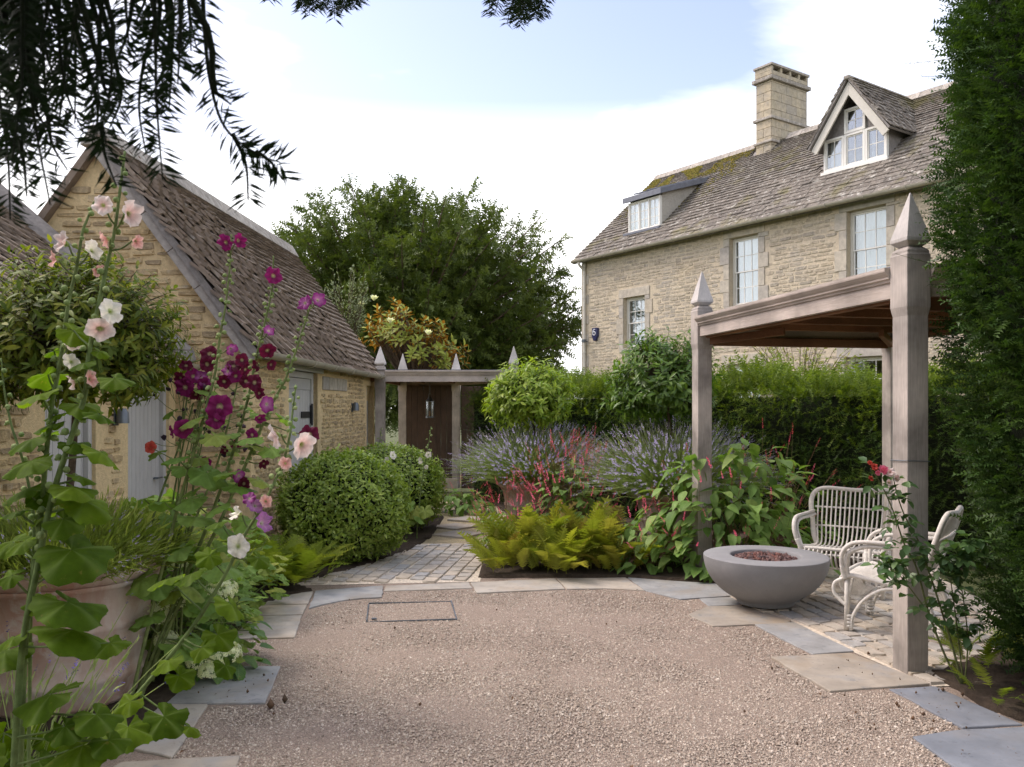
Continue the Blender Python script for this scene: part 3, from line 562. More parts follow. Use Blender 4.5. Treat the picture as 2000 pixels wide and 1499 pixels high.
# ------------------------------------------------------------------ lower outbuilding in front of the barn's gable
ob = thing('outbuilding', 'low stone outbuilding with stone slate roof and grey plank doors beside laurel', 'outbuilding', (-3.4, 2.6, 0), 0)
OL, OE, OR_, OW = 5.93, 2.08, 3.86, 2.07; holes = [(3.55, 4.3, 0, 1.9), (4.88, 5.78, 0, 1.92)]
m = MB()
for a, b, c, d in ((0, 3.55, 0, OE), (3.55, 4.3, 1.9, OE), (4.3, 4.88, 0, OE), (4.88, 5.78, 1.92, OE), (5.78, OL, 0, OE)): m.box(-.3, 0, a, b, c, d)
m.build('wall', M['barn_mortar'], ob); m = MB(); m.box(-2*OW, -.3, 0, .3, 0, OE); m.build('end_wall', M['barn_mortar'], ob)
pr = clear(holes, .04)
wall_stones(ob, (0, 0, 0), (0, 1, 0), (0, 0, 1), (1, 0, 0), OL, OE, lambda x, y, w, h: x > 2.3 and x+w < OL and y+h < OE and pr(x, y, w, h), (.06, .11), (.1, .26), .016, M['barn_stone'], 200, .014)
for (a, b, c, d) in holes:
    m = MB(); m.box(-.12, -.03, a, a+.06, 0, d); m.box(-.12, -.03, b-.06, b, 0, d); m.box(-.12, -.03, a+.06, b-.06, d-.06, d); m.build('door_frame', M['grey_paint'], ob, bevel=.004)
    dd = plank_door(ob, -.09, -.07, a+.062, b-.062, .04, d-.062, .085, M['grey_paint']); m = MB(); m.tube([(-.068, b-.2, .95), (-.03, b-.2, .95), (-.03, b-.1, .95)], .009, 6); m.lathe([(0, 0), (.022, .0), (.022, .008), (0, .008)], 10, c=(-.05, b-.2, .94)); m.build('door_handle', M['zinc'], dd)
sl2 = (OR_-OE)/OW; xe2, ze2, xr2, zr2 = .16, OE - .16*sl2 + .1, -OW, OR_ + .1
roof_slab(ob, xe2, ze2, xr2, zr2, -.1, OL - .01, .07, M['render_grey']); roof_slab(ob, -2*OW-.1, ze2, xr2, zr2, -.1, OL-.01, .07, M['slate'], 'back_roof')
v2 = np.array((xr2-xe2, 0, zr2-ze2)); L2 = np.linalg.norm(v2); v2 /= L2; n2 = np.array((v2[2], 0, -v2[0]))
slates(ob, np.array((xe2, 0, ze2)) - v2*.04, (0, 1, 0), v2, n2, OL - .03, L2, .14, .1, (.16, .36), lambda x, y, w: x > .5, M['slate'], 260, .022)
m = MB(); p0 = np.array((xe2, OL-.01, ze2)); p1 = np.array((xr2, OL-.01, zr2)); V = []
for p in (p0, p0 + v2*.1, p1):
    for y, t in ((-.13, .03), (-.1, .085), (-.03, .14), (0.0, .16), (0, 0), (-.13, 0)): V.append(p + n2*t*(1 if p is not p0 else .6) + np.array((0, y, 0)))
m.add(V, [(i*6+k, i*6+(k+1) % 6, (i+1)*6+(k+1) % 6, (i+1)*6+k) for i in range(2) for k in range(6)] + [tuple(range(6))[::-1]]); m.build('mortar_fillet', M['render_grey'], ob, smooth=False, bevel=.01)
gutter(ob, (.22, -.1, ze2 + .02), (.22, OL, ze2 + .02), .06, M['gutter'])
# wall lamps (small hooded lights) on the walls
def wall_lamp(loc, nx, label):
    t = thing('wall_lamp', label, 'lamp', loc, 0); m = MB(); m.box(0, .012, -.04, .04, -.07, .07); m.build('back_plate', M['zinc'], t, bevel=.004)
    m = MB(); m.lathe([(.0, .1), (.03, .095), (.05, .06), (.055, -.03), (.05, -.03), (.045, .055), (0, .085)], 16, c=(.06, 0, -.02)); m.build('hood', M['zinc'], t, smooth=True, auto=40)
    m = MB(); m.tube([(.01, 0, .04), (.05, 0, .075)], .01, 6); m.build('arm', M['zinc'], t)
wl = P(685, 797, 13.05); wall_lamp((-2.475, wl.y, 1.63), 1, 'small zinc hooded lamp on barn wall between plank door and timber porch')
wall_lamp((-3.38, 7.2, 1.55), 1, 'small zinc hooded lamp on outbuilding wall between its two grey doors')
# ------------------------------------------------------------------ the house (local x along the facade towards the viewer, y into the house)
house = thing('house', 'tall stone country house with mossy stone slate roof, dormers and chimney', 'house', (2.324, 28, 0), math.atan2(-.823, .569))
HL, HE, HRN, HRZ = 17.0, 6.5, 3.59, 9.8
wins = [(2.03, 2.99, 3.45, 5.02), (6.26, 7.23, 4.34, 6.18), (9.81, 10.81, 4.4, 6.24), (13.2, 14.2, 4.4, 6.24), (6.2, 7.3, .9, 2.78), (9.75, 10.85, .9, 2.8), (13.1, 14.3, .9, 2.8)]
m = MB(); wall_holes(m, 0, HL, 0, HE, 0, .4, wins); m.build('front_wall', M['house_mortar'], house)
m = MB(); m.box(0, .4, .4, 2*HRN, 0, HE); m.box(HL-.4, HL, .4, 2*HRN, 0, HE); m.box(.4, HL-.4, 2*HRN-.4, 2*HRN, 0, HE); m.box(.4, HL-.4, .4, 2*HRN-.4, 3.1, 3.3)
for x in (0, HL-.4):
    V = [(xx, y, z) for xx in (x, x+.4) for y, z in ((0, HE), (2*HRN, HE), (HRN, HRZ-.1))]; m.add(V, [(0,1,2), (5,4,3), (0,3,4,1), (1,4,5,2), (2,5,3,0)])
m.build('end_walls', M['house_mortar'], house)
ash = [(w[0]-.2, w[1]+.2, w[2]-.16, w[3]+.28) for w in wins]; pr = clear(ash, .0); pq = clear([(0, .3, 0, HE)], 0)
wall_stones(house, (0, 0, 0), (1, 0, 0), (0, 0, 1), (0, -1, 0), HL, HE, lambda x, y, w, h: y > 1.4 and x-w > 0 and x+w < 14.6 and y+h < HE and pr(x, y, w, h) and pq(x, y, w, h), (.07, .13), (.14, .4), .01, M['house_stone'], 300, .014)
z = 1.2; k = 0
while z < HE - .1:                                      # dressed quoins at the corner
    h = rng.uniform(.28, .4); w = .34 if k % 2 else .22; m = MB(); m.box(.0, w, -.024, .2, z+.006, min(z+h, HE)-.006); m.build('quoin', M['ashlar'], house, bevel=.01); z += h; k += 1
for i, w in enumerate(wins):
    if w[3] < 2: continue
    m = MB(); m.box(w[0]-.2, w[1]+.2, -.028, .16, w[3]+.003, w[3]+.27); m.build('lintel', M['ashlar'], house, bevel=.008)
    if i < 4: m = MB(); m.box(w[0]-.14, w[1]+.14, -.07, .1, w[2]-.12, w[2]-.003); m.build('sill', M['ashlar'], house, bevel=.008)
    for s in (0, 1):
        z = w[2]; k = s
        while z < w[3] - .02:
            h = min(rng.uniform(.3, .52), w[3] - z); q = .2 + (.12 if k % 2 else 0); x0, x1 = (w[0]-q, w[0]-.002) if s == 0 else (w[1]+.002, w[1]+q)
            m = MB(); m.box(x0, x1, -.026, .14, z+.005, z+h-.005); m.build('jamb_stone', M['ashlar'], house, bevel=.008); z += h; k += 1
    window(house, w[0]+.003, w[1]-.003, w[2]+.003, w[3]-.003, .13, 3, 4, True, (.5, .9, .96, .8, .4, .4, .4)[i])
# roof slopes
rs = (HRZ - HE + .05) / (HRN + .25)
def hroof(y): return HE - .05 + (y + .25) * rs
m = MB(); V = []
for x in (-.18, HL):
    for y, z in ((-.25, hroof(-.25)), (HRN, HRZ), (2*HRN+.25, hroof(-.25)), (2*HRN+.25, hroof(-.25)-.1), (HRN, HRZ-.12), (-.25, hroof(-.25)-.1)): V.append((x, y, z))
m.add(V, [(0,1,2,3,4,5)[::-1], (6,7,8,9,10,11)] + [(i, (i+1) % 6, 6+(i+1) % 6, 6+i) for i in range(6)]); m.build('roof', M['render_grey'], house)
vh = nrm(np.array((0, HRN+.25, HRZ-hroof(-.25)))); Lh = math.hypot(HRN+.25, HRZ-hroof(-.25)); nh = np.array((0, -vh[2], vh[1]))
D1 = (1.62, 3.2, .5, 2.6); D2 = (8.45, 10.3, 1.12, 3.6)
def in_dormer(x, y, w):
    n = y * vh[1] - .25
    if D1[0] < x < D1[1] and D1[2]+.1 < n < D1[3]: return False
    if D2[2]+.1 < n and abs(x - 9.365) < min(.92, (9.62 - hroof(n)) / 1.38 - .06): return False
    return not (4.7 < x < 5.2 and n > 3.1)
slates(house, np.array((-.22, -.25, hroof(-.25))) - vh*.05, (1, 0, 0), vh, nh, HL + .2, Lh, .215, .105, (.2, .5), in_dormer, M['slate_house'], 300, .024)
k = -.2
while k < HL:
    l = rng.uniform(.5, .65)
    if not (k < 5.3 and k + l > 4.6):
        m = MB(); m.add([(x, HRN + s*dy, HRZ + dz) for x in (k+.004, k+l-.004) for s, dy, dz in ((-1, .2, -.1), (-1, .05, .1), (1, .05, .1), (1, .2, -.1))], [(0,1,5,4), (1,2,6,5), (2,3,7,6), (3,2,1,0), (4,5,6,7), (0,4,7,3)]); m.build('ridge_stone', M['ridge'], house, bevel=.012)
    k += l
# moss cushions on the upper left slates
n = 12000; xx = rng.gamma(2.0, 1.2, n); tt = 1 - rng.gamma(1.5, .13, n); ok = (xx < 4.6) & (tt > .35) & (xx > .02); xx, tt = xx[ok], tt[ok]
from mathutils import noise as mnoise
ok = np.array([mnoise.noise((a*1.6, b*9, 3)) > -.05 for a, b in zip(xx, tt)]) & ~((xx > 1.5) & (xx < 3.3) & (tt < .68)); xx, tt = xx[ok], tt[ok]
Tm = np.array((-.22, -.25, hroof(-.25))) + np.outer(xx, (1, 0, 0)) + np.outer(tt*Lh, vh) + nh*.045
put('moss', batch_mesh('moss', [(T_octa(3), rot_rand(len(xx), rng.uniform(.04, .1, len(xx)), (1, 1, .6)), Tm, rng.random(len(xx)), 0)], [M['moss']], True), house, kind='stuff')
gutter(house, (-.12, -.33, HE-.06), (HL, -.33, HE-.06), .075, M['gutter'])
m = MB(); m.tube(spline([(.22, -.33, HE-.12), (.22, -.3, HE-.22), (.22, -.1, HE-.4), (.22, -.09, HE-.6), (.22, -.09, .2)], 6), .042, 10); dp = m.build('downpipe', M['putty'], house, smooth=True, auto=50)
for z in (5.2, 3.4, 1.8): m = MB(); m.lathe([(.042, 0), (.056, 0), (.056, .07), (.042, .07)], 14, c=(.22, -.09, z)); m.build('collar', M['putty'], dp)
# chimney
ch = MB().box(4.67, 5.23, 3.05, 4.75, 8.6, 11.5).build('chimney', M['chimney_stone'], house)
z = 9.0; r = 0
while z < 11.45:                                        # coursed blocks on its two faces in view
    h = min(.27, 11.47 - z)
    for (a, b) in (((4.67, 4.95), (4.95, 5.23)) if r % 2 else ((4.67, 5.23),)): m = MB(); m.box(a+.004, b-.004, 3.034, 3.06, z+.005, z+h-.005); m.build('block', M['chimney_stone'], ch, bevel=.006)
    ys = [3.05, 3.5, 4.0, 4.45, 4.75] if r % 2 else [3.05, 3.25, 3.75, 4.25, 4.75]
    for a, b in zip(ys, ys[1:]): m = MB(); m.box(5.2, 5.246, a+.004, b-.004, z+.005, z+h-.005); m.build('block', M['chimney_stone'], ch, bevel=.006)
    z += h; r += 1
for z, e, hh in ((9.62, .07, .08), (10.32, .08, .09), (11.5, .1, .12)):
    m = MB(); m.box(4.67-e, 5.23+e, 3.05-e, 4.75+e, z, z+hh); m.build('string_course', M['ridge'], ch, bevel=.02)
m = MB(); m.box(4.64, 5.26, 3.02, 4.78, 11.66, 11.78)
for a in (3.02, 3.44, 3.87, 4.3, 4.69): m.box(4.64, 5.26, a, a+.09, 11.782, 11.92)
m.build('cap', M['chimney_stone'], ch, bevel=.008); m = MB(); m.box(4.6, 5.3, 2.98, 4.82, 11.923, 12.0); m.build('cap_slab', M['ridge'], ch, bevel=.015)
# flat lead-roofed dormer
d = MB()
for x in (1.7, 3.02): d.add([(xx, y, z) for xx in (x, x+.08) for y, z in ((.6, 7.0), (.6, 8.17), (2.58, 8.8), (2.58, 8.5))], [(0,1,2,3), (7,6,5,4), (0,4,5,1), (1,5,6,2), (2,6,7,3), (3,7,4,0)])
d.box(1.78, 3.02, .62, .68, 7.05, 7.18); dm = d.build('dormer', M['stucco'], house)
window(dm, 1.7, 3.1, 7.15, 8.1, .5, 2, 3, False, .9, .05, 'white_paint', 3)
m = MB(); m.add([(x, y, z) for x in (1.55, 3.26) for y, z in ((.38, 8.1), (.38, 8.27), (2.62, 8.98), (2.62, 8.8))], [(0,1,2,3), (7,6,5,4), (0,4,5,1), (1,5,6,2), (2,6,7,3), (3,7,4,0)]); lr = m.build('lead_roof', M['lead'], dm, bevel=.01)
for x in (2.1, 2.7): m = MB(); m.beam((x, .36, 8.3), (x, 2.6, 9.01), .04, .04); m.build('lead_roll', M['lead'], lr, bevel=.012)
m = MB(); m.box(1.6, 3.2, .36, .46, 7.06, 7.14); m.build('lead_apron', M['lead'], dm, bevel=.01)
# gabled dormer
gx0, gx1, gy, gc, gz = 8.5, 10.23, .96, 9.365, 9.62; gs = (gz - 8.36) / (gx1 - gc)
d = MB(); d.box(gx0, gx0+.08, gy+.11, 3.4, 7.5, 8.42); d.box(gx1-.08, gx1, gy+.11, 3.4, 7.5, 8.42); d.add([(x, y, z) for y in (gy+.06, gy+.12) for x, z in ((gx0, 8.42), (9.06, 8.42), (9.06, 9.12), (gc, 9.55))] , [(0,1,2,3), (7,6,5,4), (0,4,5,1), (1,5,6,2), (2,6,7,3), (3,7,4,0)])
d.add([(x, y, z) for y in (gy+.06, gy+.12) for x, z in ((9.67, 8.42), (gx1, 8.42), (gc, 9.55), (9.67, 9.12))], [(0,1,2,3), (7,6,5,4), (0,4,5,1), (1,5,6,2), (2,6,7,3), (3,7,4,0)]); dm = d.build('dormer', M['render_grey'], house)
for a, b, c, dd, cc in ((8.5, 9.08, 7.6, 8.42, .9), (9.08, 9.66, 7.6, 8.42, 0), (9.66, 10.23, 7.6, 8.42, .3), (9.08, 9.66, 8.43, 9.05, 0)): window(dm, a+.003, b-.003, c, dd, gy, 2, 2, False, cc, .055, 'white_paint')
for s in (-1, 1):
    m = MB(); a = np.array((gc, .72, gz)); b = np.array((gc + s*1.06, .72, gz - 1.06*1.38)); up = nrm(np.array((s*1.38, 0, 1))); d_ = nrm(b-a)
    m.add([tuple(q + up*t + np.array((0, y, 0))) for y in (0, .05) for q, t in ((a, -.0 if s < 0 else 0), (b, 0), (b - d_*.0, -.19), (a - np.array((0, 0, .33)), 0))], [(0,1,2,3), (7,6,5,4), (0,4,5,1), (1,5,6,2), (2,6,7,3), (3,7,4,0)]); m.build('barge_board', M['putty'], dm, bevel=.006)
    m = MB(); up2 = up; a2 = a + up*.03; b2 = b + up*.03
    m.add([tuple(q + up*t + np.array((0, y, 0))) for y in (-.06, 3.0) for q, t in ((a2, 0), (b2, 0), (b2, .05), (a2, .05))], [(0,1,2,3), (7,6,5,4), (0,4,5,1), (1,5,6,2), (2,6,7,3), (3,7,4,0)]); m.build('dormer_roof', M['render_grey'], dm)
    slates(dm, b2 + up*.05 + np.array((0, -.08, 0)), (0, 1, 0), -d_, up, 2.9, np.linalg.norm(b-a), .2, .12, (.18, .4), lambda x, y, w: True, M['slate_house'], 60, .024, 'dormer_slate')
m = MB(); m.box(gc-.08, gc+.08, .62, 3.3, gz+.03, gz+.13); m.build('dormer_ridge', M['ridge'], dm, bevel=.03)
m = MB(); m.box(gx0-.05, gx1+.05, gy-.06, gy+.1, 7.5, 7.596); m.build('dormer_sill', M['white_paint'], dm, bevel=.008)
# alarm box and its bracket light
HM = wmat(house); ap = HM @ Vector((.72, -.0, 4.0))
al = thing('alarm_box', 'dark blue burglar alarm box with white emblem on house wall by downpipe', 'alarm box', ap, house.rotation_euler.z)
m = MB(); m.add([(x*s, y, z) for y, s in ((0, 1), (-.09, .86)) for x, z in ((-.15, .2), (.15, .2), (.15, -.06), (.06, -.22), (-.06, -.22), (-.15, -.06))], [tuple(range(6)), tuple(range(11, 5, -1))] + [(i, i+6, (i+1) % 6+6, (i+1) % 6) for i in range(6)]); m.build('case', M['blue_plastic'], al, bevel=.015)
m = MB(); m.tube([(.06*math.cos(t) - .0, -.096, .02 + .06*math.sin(t)) for t in np.linspace(0, 2*math.pi, 17)], .012, 5); m.tube([(-.06, -.096, .02), (-.055, -.096, .1), (0, -.096, .15), (.05, -.096, .14)], .012, 5); m.build('emblem', M['white_plastic'], al)
sp = thing('security_light', 'small dark bracket light on house downpipe below alarm box', 'light', HM @ Vector((.3, -.02, 3.78)), house.rotation_euler.z)
m = MB(); m.tube([(0, 0, 0), (0, -.12, .03), (.06, -.2, .02)], .016, 6); m.build('bracket', M['black_iron'], sp); m = MB(); m.box(.0, .14, -.27, -.15, -.04, .06); m.build('lamp_head', M['zinc'], sp, bevel=.015)
# ------------------------------------------------------------------ timber arbours
def post(parent, x, y, w, z0, zs, zt, ztip, mat, gm, rot=0):
    """square post: slim shaft, shoulder, thicker head, neck and pyramid finial"""
    m = MB(); a, b = w*.44, w*.5; rings = [(a, z0), (a, zs), (b, zs + .055), (b, zt), (b*.93, zt + .012), (b*.93, zt+.03), (b*.6, zt + .055)]
    V = [(x + sx*r, y + sy*r, z) for r, z in rings for sx, sy in ((-1,-1),(1,-1),(1,1),(-1,1))]; n = len(rings)
    m.add(V, [tuple((3,2,1,0)), tuple((n-1)*4+k for k in range(4))] + [(i*4+k, i*4+(k+1) % 4, (i+1)*4+(k+1) % 4, (i+1)*4+k) for i in range(n-1) for k in range(4)])
    p = m.build('post', mat, parent, bevel=.006)
    m = MB(); rings = [(b*.6, zt+.055), (b*1.0, zt+.085), (b*1.0, zt+.105), (.004, ztip)]; V = [(x + sx*r, y + sy*r, z) for r, z in rings for sx, sy in ((-1,-1),(1,-1),(1,1),(-1,1))]
    m.add(V, [(3,2,1,0), (12,13,14,15)] + [(i*4+k, i*4+(k+1) % 4, (i+1)*4+(k+1) % 4, (i+1)*4+k) for i in range(3) for k in range(4)]); m.build('finial', gm, p, bevel=.003); return p
def moulded_beam(parent, a, b, z0, z1, t, out, mat, name='beam'):
    """frieze board with a stepped cornice on its outer side; a,b in plan, out = outward unit vector"""
    a, b, out = np.array(a, float), np.array(b, float), np.array(out, float); h = z1 - z0
    prof = [(-t, z0), (0, z0), (0, z0+h*.52), (.012, z0+h*.53), (.016, z0+h*.6), (.03, z0+h*.64), (.03, z0+h*.7), (.042, z0+h*.76), (.058, z0+h*.86), (.06, z0+h*.9), (.06, z1), (-t, z1)]
    V = [(*(p + out*o), z) for p in (a, b) for o, z in prof]; n = len(prof); m = MB()
    m.add(V, [tuple(range(n)), tuple(range(2*n-1, n-1, -1))] + [(i, n+i, n+(i+1) % n, (i+1) % n) for i in range(n)]); return m.build(name, mat, parent)
arb = thing('garden_arbour', 'open timber arbour with moulded beams and pointed finials over wicker chairs', 'arbour', (2.475, 5.25, 0), math.atan2(.981, -.196) - math.pi/2)
# local: y along the open front (away from the camera), x towards the back
LA, WA, PW = 3.11, 2.1, .166
for x, y in ((0, 0), (0, LA), (WA, LA), (WA, 0)): post(arb, x, y, PW, 0, 2.2, 2.575, 2.97, M['cedar'], M['cedar_grey'])
moulded_beam(arb, (-.06, PW/2+.002), (-.06, LA-PW/2-.002), 2.325, 2.515, .05, (-1, 0), M['cedar_h'])
moulded_beam(arb, (PW/2+.002, LA+.06), (WA-PW/2-.002, LA+.06), 2.325, 2.515, .05, (0, 1), M['cedar_h'])
moulded_beam(arb, (PW/2+.002, -.06), (WA-PW/2-.002, -.06), 2.325, 2.515, .05, (0, -1), M['cedar_h'])
moulded_beam(arb, (WA+.06, PW/2+.002), (WA+.06, LA-PW/2-.002), 2.325, 2.515, .05, (1, 0), M['cedar_h'])
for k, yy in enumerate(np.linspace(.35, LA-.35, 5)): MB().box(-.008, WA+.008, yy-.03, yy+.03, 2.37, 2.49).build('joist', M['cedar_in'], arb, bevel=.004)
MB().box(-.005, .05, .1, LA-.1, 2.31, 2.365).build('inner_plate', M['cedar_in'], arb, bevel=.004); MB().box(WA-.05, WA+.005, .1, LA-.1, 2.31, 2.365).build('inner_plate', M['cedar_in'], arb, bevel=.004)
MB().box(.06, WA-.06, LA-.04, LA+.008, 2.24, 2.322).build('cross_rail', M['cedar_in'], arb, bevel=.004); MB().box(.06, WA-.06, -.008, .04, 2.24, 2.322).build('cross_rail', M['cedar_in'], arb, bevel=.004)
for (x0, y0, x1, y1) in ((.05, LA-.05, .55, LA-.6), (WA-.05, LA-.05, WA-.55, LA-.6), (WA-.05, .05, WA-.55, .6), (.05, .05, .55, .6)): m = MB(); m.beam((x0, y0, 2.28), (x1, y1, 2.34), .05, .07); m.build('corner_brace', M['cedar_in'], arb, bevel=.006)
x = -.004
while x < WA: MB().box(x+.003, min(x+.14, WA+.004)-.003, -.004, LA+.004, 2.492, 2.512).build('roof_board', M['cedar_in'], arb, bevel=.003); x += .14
m = MB(); m.box(-.08, WA+.08, -.08, LA+.08, 2.517, 2.523); m.build('roof_sheet', M['lead'], arb)
MB().tube([(-.08, -.08, 1.31), (.08, -.08, 1.305), (.08, .08, 1.3), (-.08, .08, 1.305), (-.08, -.08, 1.31)], .003, 4).build('tie_wire', M['zinc'], arb)
# porch by the gate
gp_ = thing('timber_porch', 'flat timber porch with four pointed finials joining barn and hedge', 'porch', (-2.26, 14.5, 0), 0)
for x, y, b0 in ((0, 0, 0), (2.29, 0, 0), (.05, 2.6, .25), (1.13, 2.6, .25)): post(gp_, x, y, .178, b0*0, 1.93, 2.29, 2.68 if y == 0 else 2.72, M['cedar'], M['cedar_grey'])
moulded_beam(gp_, (.092, -.06), (2.2, -.06), 2.07, 2.265, .05, (0, -1), M['cedar_h']); MB().box(-.28, -.09, -.05, .02, 2.07, 2.24).build('beam_stub', M['cedar_in'], gp_, bevel=.006)
moulded_beam(gp_, (2.35, .092), (1.2, 2.54), 2.07, 2.265, .05, (.905, .425), M['cedar_h']); moulded_beam(gp_, (.09, 2.66), (1.05, 2.66), 2.07, 2.265, .05, (0, 1), M['cedar_h']); MB().box(-.04, .01, .09, 2.52, 2.07, 2.26).build('beam', M['cedar_in'], gp_, bevel=.004)
x = 0
while x < 2.2:
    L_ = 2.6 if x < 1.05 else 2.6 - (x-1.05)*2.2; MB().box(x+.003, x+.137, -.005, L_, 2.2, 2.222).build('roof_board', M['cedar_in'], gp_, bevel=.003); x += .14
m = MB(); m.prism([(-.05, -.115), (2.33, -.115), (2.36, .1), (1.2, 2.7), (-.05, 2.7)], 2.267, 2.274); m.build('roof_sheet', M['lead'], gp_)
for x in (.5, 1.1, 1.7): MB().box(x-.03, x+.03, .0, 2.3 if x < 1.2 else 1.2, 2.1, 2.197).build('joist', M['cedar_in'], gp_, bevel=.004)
gate = thing('board_gate', 'dark vertical board gate set back under the timber porch', 'gate', (-1.72, 17.05, 0), 0)
for i in range(9): MB().box(-.42 + i*.118, -.42 + i*.118 + .114, -.02, .02, .2, 2.07).build('board', M['plank'], gate, bevel=.005)
for z in (.45, 1.75): MB().box(-.42, .64, .021, .06, z, z+.1).build('rail', M['plank'], gate, bevel=.005)
MB().box(-.5, .62, -.12, .1, 0, .2).build('threshold', M['ashlar'], gate, bevel=.01)
sc_ = thing('board_screen', 'dark board screen standing between gate post and hedge end', 'screen', (-.55, 17.0, 0))
for i in range(8): MB().box(-.47 + i*.118, -.47 + i*.118 + .114, -.02, .02, 0, 2.05).build('board', M['plank'], sc_, bevel=.005)
# lantern hanging from the porch
lt = thing('lantern', 'small metal and glass lantern hanging inside the timber porch', 'lantern', (-1.55, 15.95, 1.6)); lt.scale = (.8, .8, 1)
m = MB(); m.tube([(0, 0, .27), (0, 0, .59)], .006, 6); m.tube([(.03*math.cos(t), 0, .26 + .03*math.sin(t)) for t in np.linspace(0, 2*math.pi, 13)], .005, 5); m.build('hanger', M['zinc'], lt)
m = MB(); m.lathe([(.0, .24), (.03, .23), (.045, .2), (.11, .15), (.105, .14), (0, .15)], 12); m.build('cap', M['zinc'], lt, smooth=True, auto=30)
m = MB(); m.lathe([(.0, -.17), (.1, -.17), (.1, -.14), (0, -.14)], 12)
for k in range(6): a = k*math.pi/3; m.tube([(.09*math.cos(a), .09*math.sin(a), -.15), (.09*math.cos(a), .09*math.sin(a), .15)], .006, 5)
m.build('cage', M['zinc'], lt); m = MB(); m.lathe([(.08, -.14), (.08, .14)], 18); m.build('glass', M['glass'], lt, smooth=True); m = MB(); m.lathe([(0, -.14), (.025, -.14), (.025, -.04), (0, -.04)], 10); m.build('candle', M['cedar_in'], lt, smooth=True, auto=40)
# ------------------------------------------------------------------ fire bowl
fb = thing('fire_bowl', 'smooth grey concrete fire bowl standing at edge of cobbled terrace', 'fire bowl', (2.085, 6.95, .024))
prof = [(.0, .0), (.215, .0), (.235, .006)]
for t in np.linspace(.1, 1, 16): a = t*math.pi/2; prof.append((.235 + .265*math.sin(a)**.9 if t < 1 else .5, .006 + .37*(1-math.cos(a))**.95))
prof = [(0, 0), (.2, 0), (.225, .008)] + [(.5*math.sin(a)**1.0, .395 - .4*math.cos(a)*1.0) for a in np.linspace(.5, math.pi/2, 16) if .5*math.sin(a) > .228] + [(.5, .385), (.496, .394), (.488, .398), (.3, .4), (.284, .398), (.278, .392), (.276, .35), (.2, .335), (0, .335)]
m = MB(); m.lathe(prof, 96); m.build('bowl', M['concrete'], fb, smooth=True, auto=50)
lv = thing('lava_rocks', 'heap of dark red lava rocks filling the fire bowl', 'lava rocks', (2.085, 6.95, .36))
n = 620; rr = .262*np.sqrt(rng.random(n)); th = rng.uniform(0, 2*math.pi, n); T = np.column_stack([rr*np.cos(th), rr*np.sin(th), .012 + .045*(1-(rr/.27)**2) + rng.uniform(-.012, .012, n)]); s = rng.uniform(.022, .048, n); k = rng.integers(0, 4, n)
A = rot_rand(n, s, (1, .9, .75)); pieces(lv, 'lava_rock', [T_ico(0, i, .16) for i in range(4)], A, T, k, M['lava'], 120, 'lava_rock_heap', False, False)
